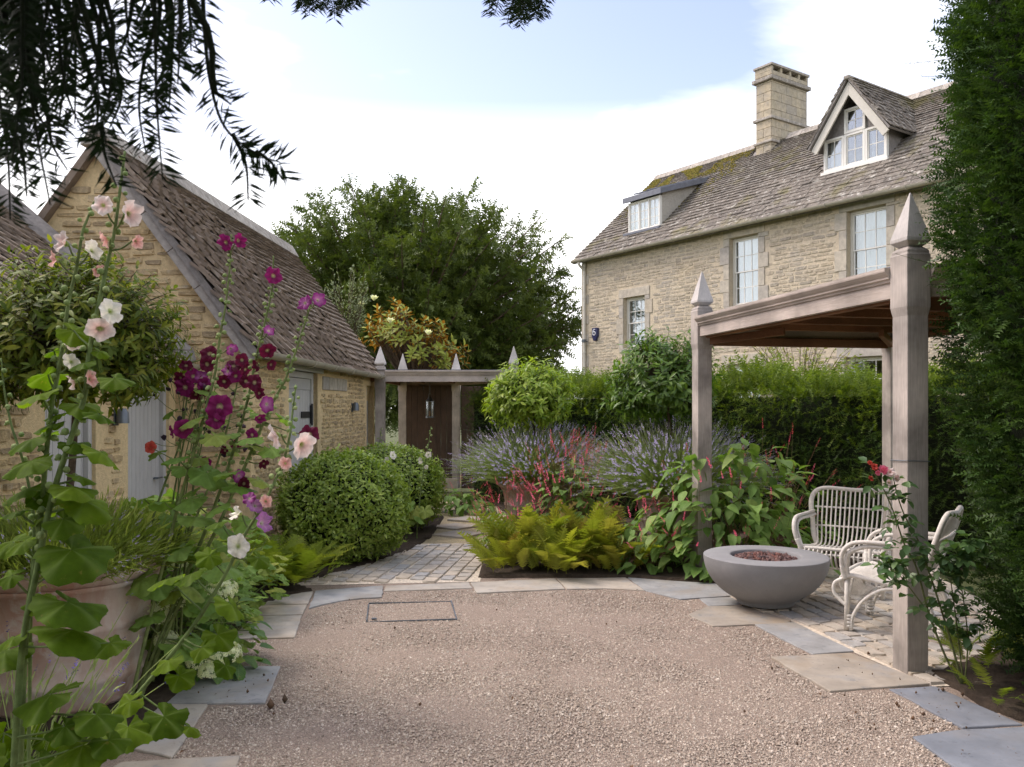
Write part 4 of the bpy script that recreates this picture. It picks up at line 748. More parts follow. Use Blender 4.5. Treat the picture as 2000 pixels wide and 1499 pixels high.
# ------------------------------------------------------------------ wicker armchairs
def chair(label, loc, rz, sc=(1, 1, 1)):
    t = thing('wicker_armchair', label, 'armchair', loc, rz, 'whitewashed wicker armchairs under the arbour'); mt = M['rattan']; t.scale = sc
    W = .3
    bk = [(-.25, -.17, .36), (-.28, -.2, .45), (-.3, -.26, .58), (-.318, -.3, .7), (-.318, -.325, .78), (-.29, -.345, .848), (-.22, -.357, .88), (-.1, -.365, .876), (0, -.37, .87)]
    bk = bk + [(-x, y, z) for x, y, z in bk[-2::-1]]; MB().tube(spline(bk, 6), .019, 10).build('back_frame', mt, t, smooth=True)
    sb = [(-.25, -.17, .36), (-.27, .0, .365), (-.275, .2, .395), (-.265, .27, .395), (-.15, .295, .4), (0, .3, .4)]; sb = sb + [(-x, y, z) for x, y, z in sb[-2::-1]]; MB().tube(spline(sb, 6), .016, 8).build('seat_frame', mt, t, smooth=True)
    nS = 17
    for i in range(nS):
        u = -1 + 2*(i+.5)/nS; e = 1 - .12*abs(u)**3
        p = [(u*.285, -.365 + .03*u*u, .872 - .05*abs(u)**6), (u*.285, -.31, .7), (u*.28, -.255, .55), (u*.265, -.19, .43), (u*.255, -.1, .375), (u*.26, .05, .372), (u*.262, .2, .398), (u*.262, .29, .395), (u*.262, .32, .355), (u*.258, .31, .29), (u*.25, .26, .235), (u*.25, .2, .215)]
        MB().tube(spline(p, 4), .0064, 6).build('slat', mt, t, smooth=True)
    for (y, z, w) in ((-.315, .7, .29), (-.245, .53, .285), (.322, .35, .265), (.2, .21, .26), (-.06, .362, .262), (.12, .378, .265)): MB().tube([(-w, y, z), (0, y - .012, z), (w, y, z)], .009, 6).build('cross_cane', mt, t, smooth=True)
    for s in (-1, 1):
        for off, dz in ((0, 0), (.035, -.03)):
            p = [(s*(.3-off*.3), -.3 + off*.4, .66 + dz), (s*(.32-off*.3), -.1, .655 + dz), (s*(.335-off*.3), .14 - off, .655 + dz), (s*(.335-off*.3), .24 - off, .62 + dz), (s*(.325-off*.3), .285 - off, .54), (s*(.3-off*.3), .285 - off*.7, .44), (s*.275, .27 - off*.5, .38)]
            MB().tube(spline(p, 6), .0155, 8).build('arm', mt, t, smooth=True)
        MB().tube(spline([(s*.305, .285, .47), (s*.285, .282, .42), (s*.277, .275, .37)], 6), .021, 10).build('binding', mt, t, smooth=True)
        MB().tube([(s*.272, .268, .0), (s*.274, .265, .2), (s*.272, .265, .39)], .017, 8).build('leg', mt, t, smooth=True)
        MB().tube(spline([(s*.245, -.33, 0), (s*.25, -.26, .2), (s*.255, -.2, .37), (s*.285, -.25, .5)], 5), .017, 8).build('leg', mt, t, smooth=True)
        MB().tube(spline([(s*.274, .235, .005), (s*.276, .225, .1), (s*.276, .16, .22), (s*.275, .05, .31), (s*.27, -.06, .33), (s*.265, -.17, .29), (s*.26, -.25, .17), (s*.25, -.3, .02)], 6), .012, 8).build('brace', mt, t, smooth=True)
        MB().tube(spline([(s*.245, .268, .01), (s*.235, .268, .12), (s*.18, .27, .26), (s*.08, .275, .34), (0, .28, .355)], 6), .01, 8).build('brace', mt, t, smooth=True)
        MB().tube(spline([(s*.276, .29, .37), (s*.276, .345, .33), (s*.276, .35, .26), (s*.276, .3, .2), (s*.276, .255, .17)], 6), .013, 8).build('front_loop', mt, t, smooth=True)
        for (x, y) in ((.26, .252), (.247, -.322)):
            for z in (.02, .045, .07, .095): MB().lathe([(.026, 0), (.031, .006), (.031, .014), (.026, .02)], 10, c=(s*x, y, z)).build('binding', mt, t, smooth=True)
    return t
chair('whitewashed wicker armchair facing out, behind the fire bowl against leafy clump', (2.98, 7.5, .024), math.atan2(-.8, -.5) - math.pi/2, (1.2, 1.05, .97))
chair('whitewashed wicker armchair half hidden behind the rose-clad arbour post', (2.83, 6.2, .024), math.atan2(.6, -.8) - math.pi/2, (1.08, 1.05, 1))
# ------------------------------------------------------------------ terracotta pots
def pot(label, loc, s=1.0):
    t = thing('terracotta_pot', label, 'pot', loc, 0, 'large limewashed terracotta pots')
    prof = [(0, 0), (.345, 0), (.358, .02), (.37, .1), (.388, .12), (.392, .145), (.378, .165), (.382, .2), (.396, .35), (.408, .365), (.412, .385), (.4, .4), (.41, .46), (.432, .56), (.445, .565), (.455, .58), (.455, .59)]
    m = MB(); m.lathe([(r*s, z*s) for r, z in prof] + [(.4*s, .6*s), (.39*s, .5*s), (0, .5*s)], 64); b = m.build('body', M['terracotta'], t, smooth=True, auto=60)
    m = MB(); m.lathe([(r*s, z*s) for r, z in ((.45, .592), (.468, .6), (.492, .625), (.5, .65), (.495, .675), (.475, .69), (.44, .69), (.425, .67), (.42, .6))], 64); m.build('rim', M['terracotta'], t, smooth=True, auto=60)
    m = MB(); m.lathe([(.418*s, .63*s), (.3*s, .645*s), (0, .66*s)], 32); m.build('compost', M['soil'], t, smooth=True)
    return t
POTS = [(-2.53, 4.75, .03), (1.82, 9.42, .03), (.3, 10.85, .03)]
pot('largest weathered terracotta pot, beside the pale pink hollyhocks', POTS[0], 1.14)
pot('terracotta pot of lavender between arbour post and hedge', POTS[1], .98); pot('terracotta pot of lavender beside the gravel path, red spikes around it', POTS[2], .98)
# ------------------------------------------------------------------ plant materials
M['yew_dark'] = leaf_mat('yew_needles', [(.022, .048, .012), (.034, .068, .016), (.05, .09, .02)], .5, .18)
M['yew_near'] = leaf_mat('yew_hedge_needles', [(.028, .062, .014), (.045, .092, .018), (.07, .125, .024), (.035, .075, .016)], .5, .25)
M['yew_fresh'] = leaf_mat('yew_young_needles', [(.12, .18, .02), (.18, .24, .026), (.09, .145, .018)], .5, .38)
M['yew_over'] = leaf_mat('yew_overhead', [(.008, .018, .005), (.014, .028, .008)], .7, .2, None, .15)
M['yew_far'] = leaf_mat('yew_tree_needles', [(.052, .083, .015), (.083, .117, .02), (.115, .15, .028), (.067, .098, .017)], .55, .27)
M['hedge'] = leaf_mat('hedge_needles', [(.035, .075, .012), (.06, .11, .018), (.09, .145, .022)], .5, .25)
M['laurel_a'] = leaf_mat('laurel_leaf_olive', [(.07, .11, .014), (.11, .155, .02), (.18, .215, .027), (.25, .25, .035)], .5, .4, None, .22)
M['laurel_b'] = leaf_mat('laurel_leaf_green', [(.06, .13, .02), (.1, .18, .026), (.16, .26, .035), (.08, .15, .022)], .34, .35, None, .4)
M['laurel_c'] = leaf_mat('laurel_leaf_bright', [(.2, .31, .03), (.29, .39, .04), (.36, .44, .06), (.15, .25, .025)], .38, .4, None, .35)
M['shrub'] = leaf_mat('shrub_leaf', [(.14, .22, .03), (.2, .29, .04), (.27, .36, .06), (.33, .41, .09), (.16, .24, .035)], .36, .35, None, .4)
M['twig'] = stone_mat('twig', [(.07, .06, .03), (.1, .075, .045)], 30, .9, .5, .01)
M['inner'] = stone_mat('dark_core', [(.016, .022, .009)], 25, 1, .8, .03)  # near-black: shade among leaves put into the colour; overhead branches use it too
M['holly_leaf'] = leaf_mat('hollyhock_leaf', [(.065, .12, .007), (.095, .16, .01), (.14, .215, .014), (.075, .135, .008)], .65, .55, None, .12, 'palm')
M['holly_leaf_b'] = leaf_mat('hollyhock_leaf_light', [(.14, .24, .05), (.2, .31, .07), (.17, .27, .06), (.3, .33, .07)], .6, .4, None, .2, 'palm')
M['holly_stem'] = stone_mat('hollyhock_stem', [(.13, .18, .06), (.17, .21, .075)], 25, .75, .3, .003)
M['bud'] = leaf_mat('hollyhock_bud', [(.22, .3, .11), (.3, .38, .15), (.38, .44, .2)], .7, .25, None, .2)
M['spent'] = leaf_mat('spent_flower', [(.025, .015, .03), (.045, .02, .035)], .8, .1)
M['persic_leaf'] = leaf_mat('persicaria_leaf', [(.13, .23, .05), (.18, .3, .07), (.24, .36, .1), (.1, .19, .04), (.28, .37, .1)], .55, .35, None, .25, 'pinnate')
M['persic_stem'] = leaf_mat('persicaria_stem', [(.16, .13, .05), (.2, .09, .05)], .6, .1)
M['persic_fl'] = leaf_mat('persicaria_flower', [(.72, .09, .2), (.8, .16, .28), (.6, .06, .14)], .6, .35)
M['lav_leaf'] = leaf_mat('lavender_leaf', [(.27, .36, .12), (.34, .43, .14), (.22, .3, .1), (.4, .47, .17)], .6, .3)
M['lav_stem'] = leaf_mat('lavender_stem', [(.3, .38, .12), (.37, .45, .15), (.25, .32, .1)], .6, .25)
M['lav_green'] = leaf_mat('lavender_spent_green', [(.3, .38, .06), (.38, .45, .09), (.23, .31, .06), (.42, .44, .13)], .6, .35)
M['lav_fl'] = leaf_mat('lavender_flower', [(.33, .27, .5), (.43, .37, .6), (.5, .46, .62), (.27, .2, .46)], .7, .25)
M['lav_blue'] = leaf_mat('lavender_flower_blue', [(.09, .07, .28), (.14, .11, .38), (.2, .18, .33)], .7, .2)
M['fern'] = leaf_mat('golden_fern', [(.23, .265, .022), (.35, .36, .05), (.16, .21, .022), (.38, .33, .07), (.28, .315, .034), (.18, .12, .035)], .6, .4)
M['fern_g'] = leaf_mat('green_fern', [(.14, .2, .02), (.2, .26, .03), (.26, .29, .035)], .6, .4)
M['hyd_leaf'] = leaf_mat('hydrangea_leaf', [(.07, .15, .03), (.1, .2, .045), (.13, .23, .06)], .5, .35, None, .3, 'pinnate')
M['hyd_fl'] = leaf_mat('hydrangea_floret', [(.68, .7, .52), (.76, .77, .62), (.6, .66, .42)], .6, .35)
M['mag'] = leaf_mat('magnolia_leaf', [(.17, .22, .03), (.24, .28, .04), (.3, .32, .06)], .5, .2, (.36, .16, .035), .25)
M['mag_fl'] = leaf_mat('magnolia_petal', [(.8, .77, .66)], .5, .3)
M['olive'] = leaf_mat('olive_leaf', [(.2, .24, .14), (.28, .32, .2), (.16, .2, .11)], .5, .25)
M['climber'] = leaf_mat('climber_leaf', [(.2, .27, .08), (.28, .32, .09), (.34, .3, .1)], .5, .35)
M['rose_leaf'] = leaf_mat('rose_leaf', [(.05, .1, .035), (.08, .15, .05), (.11, .18, .05)], .4, .3, None, .4)
M['rose_stem'] = stone_mat('rose_stem', [(.12, .14, .045), (.1, .1, .05)], 30, .7, .3, .003)
M['litter'] = leaf_mat('dead_leaf', [(.1, .06, .035), (.16, .09, .05), (.07, .05, .035)], .9, .1)
def petal_mat(name, inner, mid, outer, trans=.35):
    m, nt, b = newmat(name); at = nd(nt, 'ShaderNodeAttribute', attribute_name='rad'); c = ramp(nt, at.outputs['Fac'], [(.05, inner), (.3, mid), (.9, outer)])
    c = mixc(nt, 1, c, ramp(nt, rand(nt), [(0, (.8,)*3), (1, (1.15,)*3)]), 'MULTIPLY'); c = mixc(nt, 1, c, ramp(nt, noise(nt, 60, 3), [(.3, (.88,)*3), (.7, (1.1,)*3)]), 'MULTIPLY')
    nt.links.new(c, b.inputs['Base Color']); b.inputs['Roughness'].default_value = .6; b.inputs['Specular IOR Level'].default_value = .2
    t = nt.nodes.new('ShaderNodeBsdfTranslucent'); nt.links.new(c, t.inputs[0]); ms = nd(nt, 'ShaderNodeMixShader', {0: trans}); nt.links.new(b.outputs[0], ms.inputs[1]); nt.links.new(t.outputs[0], ms.inputs[2]); nt.links.new(ms.outputs[0], nt.nodes['Material Output'].inputs[0]); return m
PET = {'pink': petal_mat('petal_pale_pink', (.55, .6, .2), (.8, .52, .47), (.86, .74, .69)), 'salmon': petal_mat('petal_salmon', (.5, .5, .2), (.72, .3, .26), (.8, .5, .44)), 'cream': petal_mat('petal_cream', (.5, .58, .2), (.82, .78, .62), (.87, .82, .74)),
       'magenta': petal_mat('petal_magenta', (.7, .6, .35), (.15, .008, .065), (.23, .012, .11)), 'wine': petal_mat('petal_wine', (.6, .5, .3), (.075, .004, .02), (.12, .007, .034)), 'purple': petal_mat('petal_purple', (.75, .7, .5), (.45, .16, .36), (.27, .03, .2)), 'mauve': petal_mat('petal_mauve', (.7, .7, .5), (.5, .25, .45), (.38, .15, .38)), 'rose': petal_mat('petal_rose', (.8, .5, .45), (.72, .12, .22), (.75, .2, .3)), 'red': petal_mat('petal_red', (.5, .1, .05), (.5, .05, .04), (.6, .1, .07))}
def flower_mesh(colr, seed, cup=.3):
    r = np.random.default_rng(seed); na, nr = 40, 6; V, rad = [(0, 0, 0)], [0.0]; ph = r.uniform(0, 6, 4)
    for j in range(1, nr + 1):
        t = j / nr
        for i in range(na):
            a = 2*math.pi*i/na; k = 1 + .075*math.cos(5*a+ph[0])*t + .03*math.sin(11*a+ph[1])*t + .02*math.sin(17*a)*t
            V.append((t*k*math.cos(a), t*k*math.sin(a), cup*(t**.75)*(1 + .15*math.sin(2*a+ph[2])) - .12*t**4 + .11*t*t*math.sin(7*a+ph[3]) + .08*t*t*math.cos(5*a+ph[0]) + .05*t**3*math.sin(15*a))); rad.append(t)
    F = [(0, 1+i, 1+(i+1) % na) for i in range(na)]; Ms = [0]*na
    for j in range(nr-1):
        for i in range(na): F.append((1+j*na+i, 1+(j+1)*na+i, 1+(j+1)*na+(i+1) % na, 1+j*na+(i+1) % na)); Ms.append(0)
    m = MB(); m.V = list(V); m.F = F; m.M = Ms; m.tube([(0, 0, .0), (0, 0, .16), (0, 0, .26)], [.05, .07, .03], 7, 0); rad += [0.0]*(len(m.V)-len(V)); nb = len(m.V)
    m.lathe([(.0, -.16), (.16, -.1), (.24, .02), (.3, .1)], 10, 1); rad += [0.0]*(len(m.V)-nb)
    me = m.mesh('flower', [PET[colr], M['bud']], True); at = me.attributes.new('rad', 'FLOAT', 'POINT'); at.data.foreach_set('value', np.array(rad, np.float32)); return me
FL = {}
def flower(parent, pos, nrml, size, colr, cup=.3, name='flower'):
    k = (colr, int(rng.integers(3)), round(cup, 1))
    if k not in FL: FL[k] = flower_mesh(colr, hash(k[1:]) % 1000 + len(FL), cup)
    z = nrm(np.array(nrml, float)); x = nrm(np.cross(z, rdir(1)[0])); y = np.cross(z, x); size *= rng.uniform(.88, 1.1); Mx = Matrix(np.stack([x*rng.uniform(.78, 1), y, z*rng.uniform(.8, 1.5)], 1).tolist()).to_4x4() @ Matrix.Scale(size, 4); Mx.translation = Vector(pos)
    return put(name, FL[k], parent, True, Mx)
# ------------------------------------------------------------------ plant geometry
def strands(P0, P1, P2, r0, r1, segs=5, sides=3):
    """tapering stalks along quadratic curves, returned as a raw item"""
    m = len(P0); t = np.linspace(0, 1, segs+1)[None, :, None]; C = (1-t)**2*P0[:, None] + 2*t*(1-t)*P1[:, None] + t*t*P2[:, None]
    tg = nrm(np.gradient(C, axis=1)); u = nrm(np.cross(tg, np.array((.31, .52, .13)))); w = np.cross(tg, u); rr = (r0 + (r1-r0)*t[0, :, 0])[None, :, None] if np.ndim(r0) == 0 else (r0[:, None] + (r1-r0)[:, None]*t[0, :, 0][None])[..., None]
    V = np.stack([C + rr*(math.cos(2*math.pi*k/sides)*u + math.sin(2*math.pi*k/sides)*w) for k in range(sides)], axis=2)
    q = [(i*sides+k, i*sides+(k+1) % sides, (i+1)*sides+(k+1) % sides, (i+1)*sides+k) for i in range(segs) for k in range(sides)]
    return V.reshape(m, -1, 3), q, C, tg
def raw_item(V, q, mi=0): return ('raw', V, q, rng.random(len(V)), mi)
_bm0 = batch_mesh
def batch_mesh(name, items, mats, smooth=True):
    conv = []
    for it in items:
        if it[0] == 'raw' if isinstance(it[0], str) else False: conv.append(it)
        else:
            (tv, tf), A, T, var, mi = it
            if len(T): conv.append(('raw', np.einsum('mij,nj->mni', A, tv) + T[:, None, :], tf, var, mi))
    Vs, Ls, Ss, Ms, vs = [], [], [], [], []; nv = nl = 0
    for _, W, tf, var, mi in conv:
        m, n = W.shape[:2]; lp = np.array([i for f in tf for i in f]); ln = np.array([len(f) for f in tf]); st = np.concatenate([[0], np.cumsum(ln)[:-1]])
        Vs.append(W.reshape(-1, 3)); Ls.append((lp[None] + (np.arange(m)*n)[:, None]).ravel() + nv); Ss.append((st[None] + (np.arange(m)*len(lp))[:, None]).ravel() + nl); Ms.append(np.full(m*len(tf), mi)); vs.append(np.repeat(var, n)); nv += m*n; nl += m*len(lp)
    return raw_mesh(name, np.concatenate(Vs), np.concatenate(Ls), np.concatenate(Ss), np.concatenate(Ms), smooth, np.concatenate(vs), mats)
def put_batch(name, items, mats, parent, kind='stuff', smooth=True): return put(name, batch_mesh(name, items, mats, smooth), parent, True, kind=kind)
def scat(temps, d, n, T, s, mi=0):
    """scatter templates; returns items. d axis, n normal, s scale (m,) or (m,3)"""
    A = frames(d, n); s = np.asarray(s); A = A * (s[:, None, None] if s.ndim == 1 else s[:, None, :]); k = rng.integers(0, len(temps), len(T))
    return [(temps[i], A[k == i], T[k == i], rng.random(int((k == i).sum())), mi) for i in range(len(temps))]
SPR_NEAR = [T_sprig(9, .2, .085, i, .12, .012, .4) for i in range(4)]; SPR_FAR = [T_sprig(5, .34, .16, 10+i, .2, .02, .5) for i in range(4)]; SPR_MID = [T_sprig(8, .2, .06, 20+i, .15, .012, .4) for i in range(4)]
UP = np.array((0, 0, 1.0))
# ---- large yew tree behind the barn and house
def far_yew():
    t = thing('yew_tree', 'huge dark green yew with domed crown standing between barn and house', 'tree', (-3.5, 33, -.08)); c = np.array((-4.2, 33.0, 4.6)); ax = np.array((7.2, 5.0, 5.6))
    mb = MB(); mb.tube(spline([(-3.5, 33, -.1), (-3.45, 33, 1.5), (-3.6, 33, 3.5), (-3.3, 33.1, 6), (-3.5, 33, 8.5)], 5), [.75, .6, .5, .3, .1], 10)
    its = []; B = 320; lim = []
    for b in range(B):
        az = rng.uniform(0, 2*math.pi); el = math.asin(rng.uniform(-.8, 1.0)); d = np.array((math.cos(az)*math.cos(el), math.sin(az)*math.cos(el), math.sin(el)))
        r = rng.uniform(.8, 1.0) + (.09 if rng.random() < .25 else 0); end = c + d*ax*r; 
        if end[2] < .3: continue
        start = c + d*ax*rng.uniform(.25, .5) - np.array((0, 0, .6)); mid = (start+end)/2 + np.array((0, 0, -.5 if el < .3 else .1)); end = end + np.array((0, 0, rng.uniform(-.1, .55)))
        lim.append((start, mid, end)); n = 135; tt = rng.beta(1.6, 1.3, n)[:, None]; C = (1-tt)**2*start + 2*tt*(1-tt)*mid + tt*tt*end; bd = nrm(end-start)
        off = rdir(n) * (rng.random((n, 1))**.6) * (1.05*(1-tt)**.6 + .12) * np.array((1, 1, .75)); Tn = C + off; dd = nrm(bd*.9 + nrm(off)*.8 + rdir(n)*.35 + UP*np.where(rng.random((n, 1)) < .3, .5, -.5))
        its += scat(SPR_FAR, dd, nrm(rdir(n) + UP*.6), Tn, rng.uniform(.28, .55, n))
    a = np.array(lim); V, q, C, tg = strands(a[:, 0], a[:, 1], a[:, 2], .07, .015, 5, 4); st = np.tile((-3.5, 33, 4.0), (len(a), 1)) + rng.normal(0, .15, (len(a), 3)); V2, q2, _, _ = strands(st, (st + a[:, 0])/2 + UP*.3, a[:, 0], .14, .07, 4, 4)
    mb.build('trunk', M['bark'], t, True, smooth=True); put_batch('limbs', [raw_item(V, q), raw_item(V2, q2)], [M['bark']], t, None); put_batch('crown', its, [M['yew_far']], t)
far_yew()
# ---- clipped yew hedge
def hedge_face(t, org, d, L_, h, th, n, mats, top_fresh=.75, name='foliage'):
    org = np.array((org[0], org[1], 0.0)); d = nrm(np.array((d[0], d[1], 0.0))); nrm_ = np.array((d[1], -d[0], 0)) ; nrm_ = nrm_ if nrm_[1] < 0 else -nrm_; its = []
    m1 = int(n*.62); u = rng.uniform(0, L_, m1); z = h*rng.beta(1.25, .9, m1); bul = .06*np.sin(u*3.1+z*2) + rng.normal(0, .05, m1); T = org + np.outer(u, d) + np.outer(z, UP) + np.outer(bul, nrm_)
    fresh = rng.random(m1) < np.clip((z/h - .62)*1.5 + .25*np.sin(u*2.7+1)*np.sin(u*1.1), .02, .6)
    dd = nrm(nrm_*.8 + rdir(m1)*.55 + UP*rng.uniform(-.35, .8, (m1, 1))); nn_ = nrm(nrm_*.6 + UP + rdir(m1)*.4); s = rng.uniform(.09, .2, m1)
    its += scat(SPR_MID, dd[~fresh], nn_[~fresh], T[~fresh], s[~fresh], 0) + scat(SPR_MID, dd[fresh], nn_[fresh], T[fresh], s[fresh]*1.15, 1)
    m2 = n - m1; u = rng.uniform(0, L_, m2); w = rng.uniform(-.02, th, m2); T = org + np.outer(u, d) - np.outer(w, nrm_) + np.outer(h + .08*np.sin(u*1.9+.5) + .06*np.sin(u*5.3) + .05*np.sin(u*11+w*6) + rng.normal(-.04, .06, m2), UP)
    dd = nrm(UP*rng.uniform(.5, 1.3, (m2, 1)) + rdir(m2)*.7); its += scat(SPR_MID, dd, rdir(m2), T, rng.uniform(.12, .36, m2), 1)
    mb = MB(); c0 = org - nrm_*.08; q = [c0, c0 + d*L_, c0 + d*L_ - nrm_*(th-.1), c0 - nrm_*(th-.1)]; V = [(p[0], p[1], z) for z in (0, h-.1) for p in q]; mb.add(V, [(0,1,2,3), (7,6,5,4), (0,4,5,1), (1,5,6,2), (2,6,7,3), (3,7,4,0)]); mb.build('shade_core', M['inner'], t, True)  # solid dark body inside the hedge, stands for the shade between sprigs
    put_batch(name, its, mats, t)
hg = thing('yew_hedge', 'waist-dark yew hedge with fluffy pale green tops behind pots and arbour', 'hedge', (4.9, 8.35, 0))
hg['label'] = 'long yew hedge, dark below with feathery pale green tops, behind the potted standards'
hedge_face(hg, (5.6, 8.0), (-.68, .733), 9.3, 1.86, .85, 17000, [M['hedge'], M['yew_fresh']])
# ---- tall yew beside the arbour
def tall_yew():
    cx, cy = 3.78, 4.72; t = thing('tall_yew', 'tall dense dark yew rising beside the rose-clad arbour post', 'yew', (cx, cy, 0)); Hh = 5.4
    def rad(z): return np.interp(z, [0, .25, .8, 1.3, 1.8, 2.4, 3.2, 4.2, 5.4], [.7, .85, .92, .96, 1.05, 1.12, 1.15, 1.1, .85])
    n = 25000; z = rng.uniform(.08, Hh, n); a = np.where(rng.random(n) < .82, rng.normal(math.atan2(-cy, -cx)-.1, .85, n), rng.uniform(0, 2*math.pi, n)); lump = .09*np.sin(a*5+z*2.1)*np.sin(z*3.3+a*2) + .05*np.sin(a*11+z*5)
    r = rad(z) + lump - np.abs(rng.normal(0, .07, n)); out_ = np.column_stack([np.cos(a), np.sin(a), np.zeros(n)]); T = np.column_stack([cx + r*np.cos(a), cy + r*np.sin(a), z])
    dd = nrm(out_*.75 + rdir(n)*.5 + UP*rng.uniform(-.25, .75, (n, 1))); its = scat(SPR_NEAR, dd, nrm(UP + rdir(n)*.8), T, rng.uniform(.1, .2, n))
    m2 = 130; z = np.concatenate([rng.uniform(1.9, 4.9, 90), rng.uniform(.3, 2, 40)]); a = rng.normal(math.atan2(-cy, -cx) - .45, .38, m2); r = rad(z) - .03; out_ = np.column_stack([np.cos(a), np.sin(a), np.zeros(m2)]); P0 = np.column_stack([cx + r*np.cos(a), cy + r*np.sin(a), z]); ln = rng.uniform(.14, .36, m2) * np.where(z > 2.4, 1.35, .7); dr = nrm(out_ + rdir(m2)*.35 + UP*rng.uniform(-.05, .5, (m2, 1))); P2 = P0 + dr*ln[:, None]; P1 = (P0+P2)/2 - UP*.03
    V, q, C, tg = strands(P0, P1, P2, .003, .0012, 8, 3); its.append(raw_item(V, q, 0)); LS = [T_sprig(1, 1, .12, 70+i, .1, .04, .6) for i in range(3)]
    k = rng.random((m2, 26)); 
    for j in range(26):
        tt = k[:, j][:, None]; Cp = (1-tt)**2*P0 + 2*tt*(1-tt)*P1 + tt*tt*P2; dn = nrm(nrm(P2-P0)*.6 + rdir(m2)); its += scat([T_tri(.14)], dn, rdir(m2), Cp, rng.uniform(.018, .028, m2))
    zz = np.linspace(0, Hh, 24); mb = MB(); mb.lathe([(max(.1, float(rad(q_))-.13), q_) for q_ in zz] + [(0, Hh)], 40, c=(cx, cy, 0)); mb.build('shade_core', M['inner'], t, True, smooth=True)  # solid core coloured dark as the shaded depth of the yew
    put_batch('foliage', its, [M['yew_near']], t)
tall_yew()
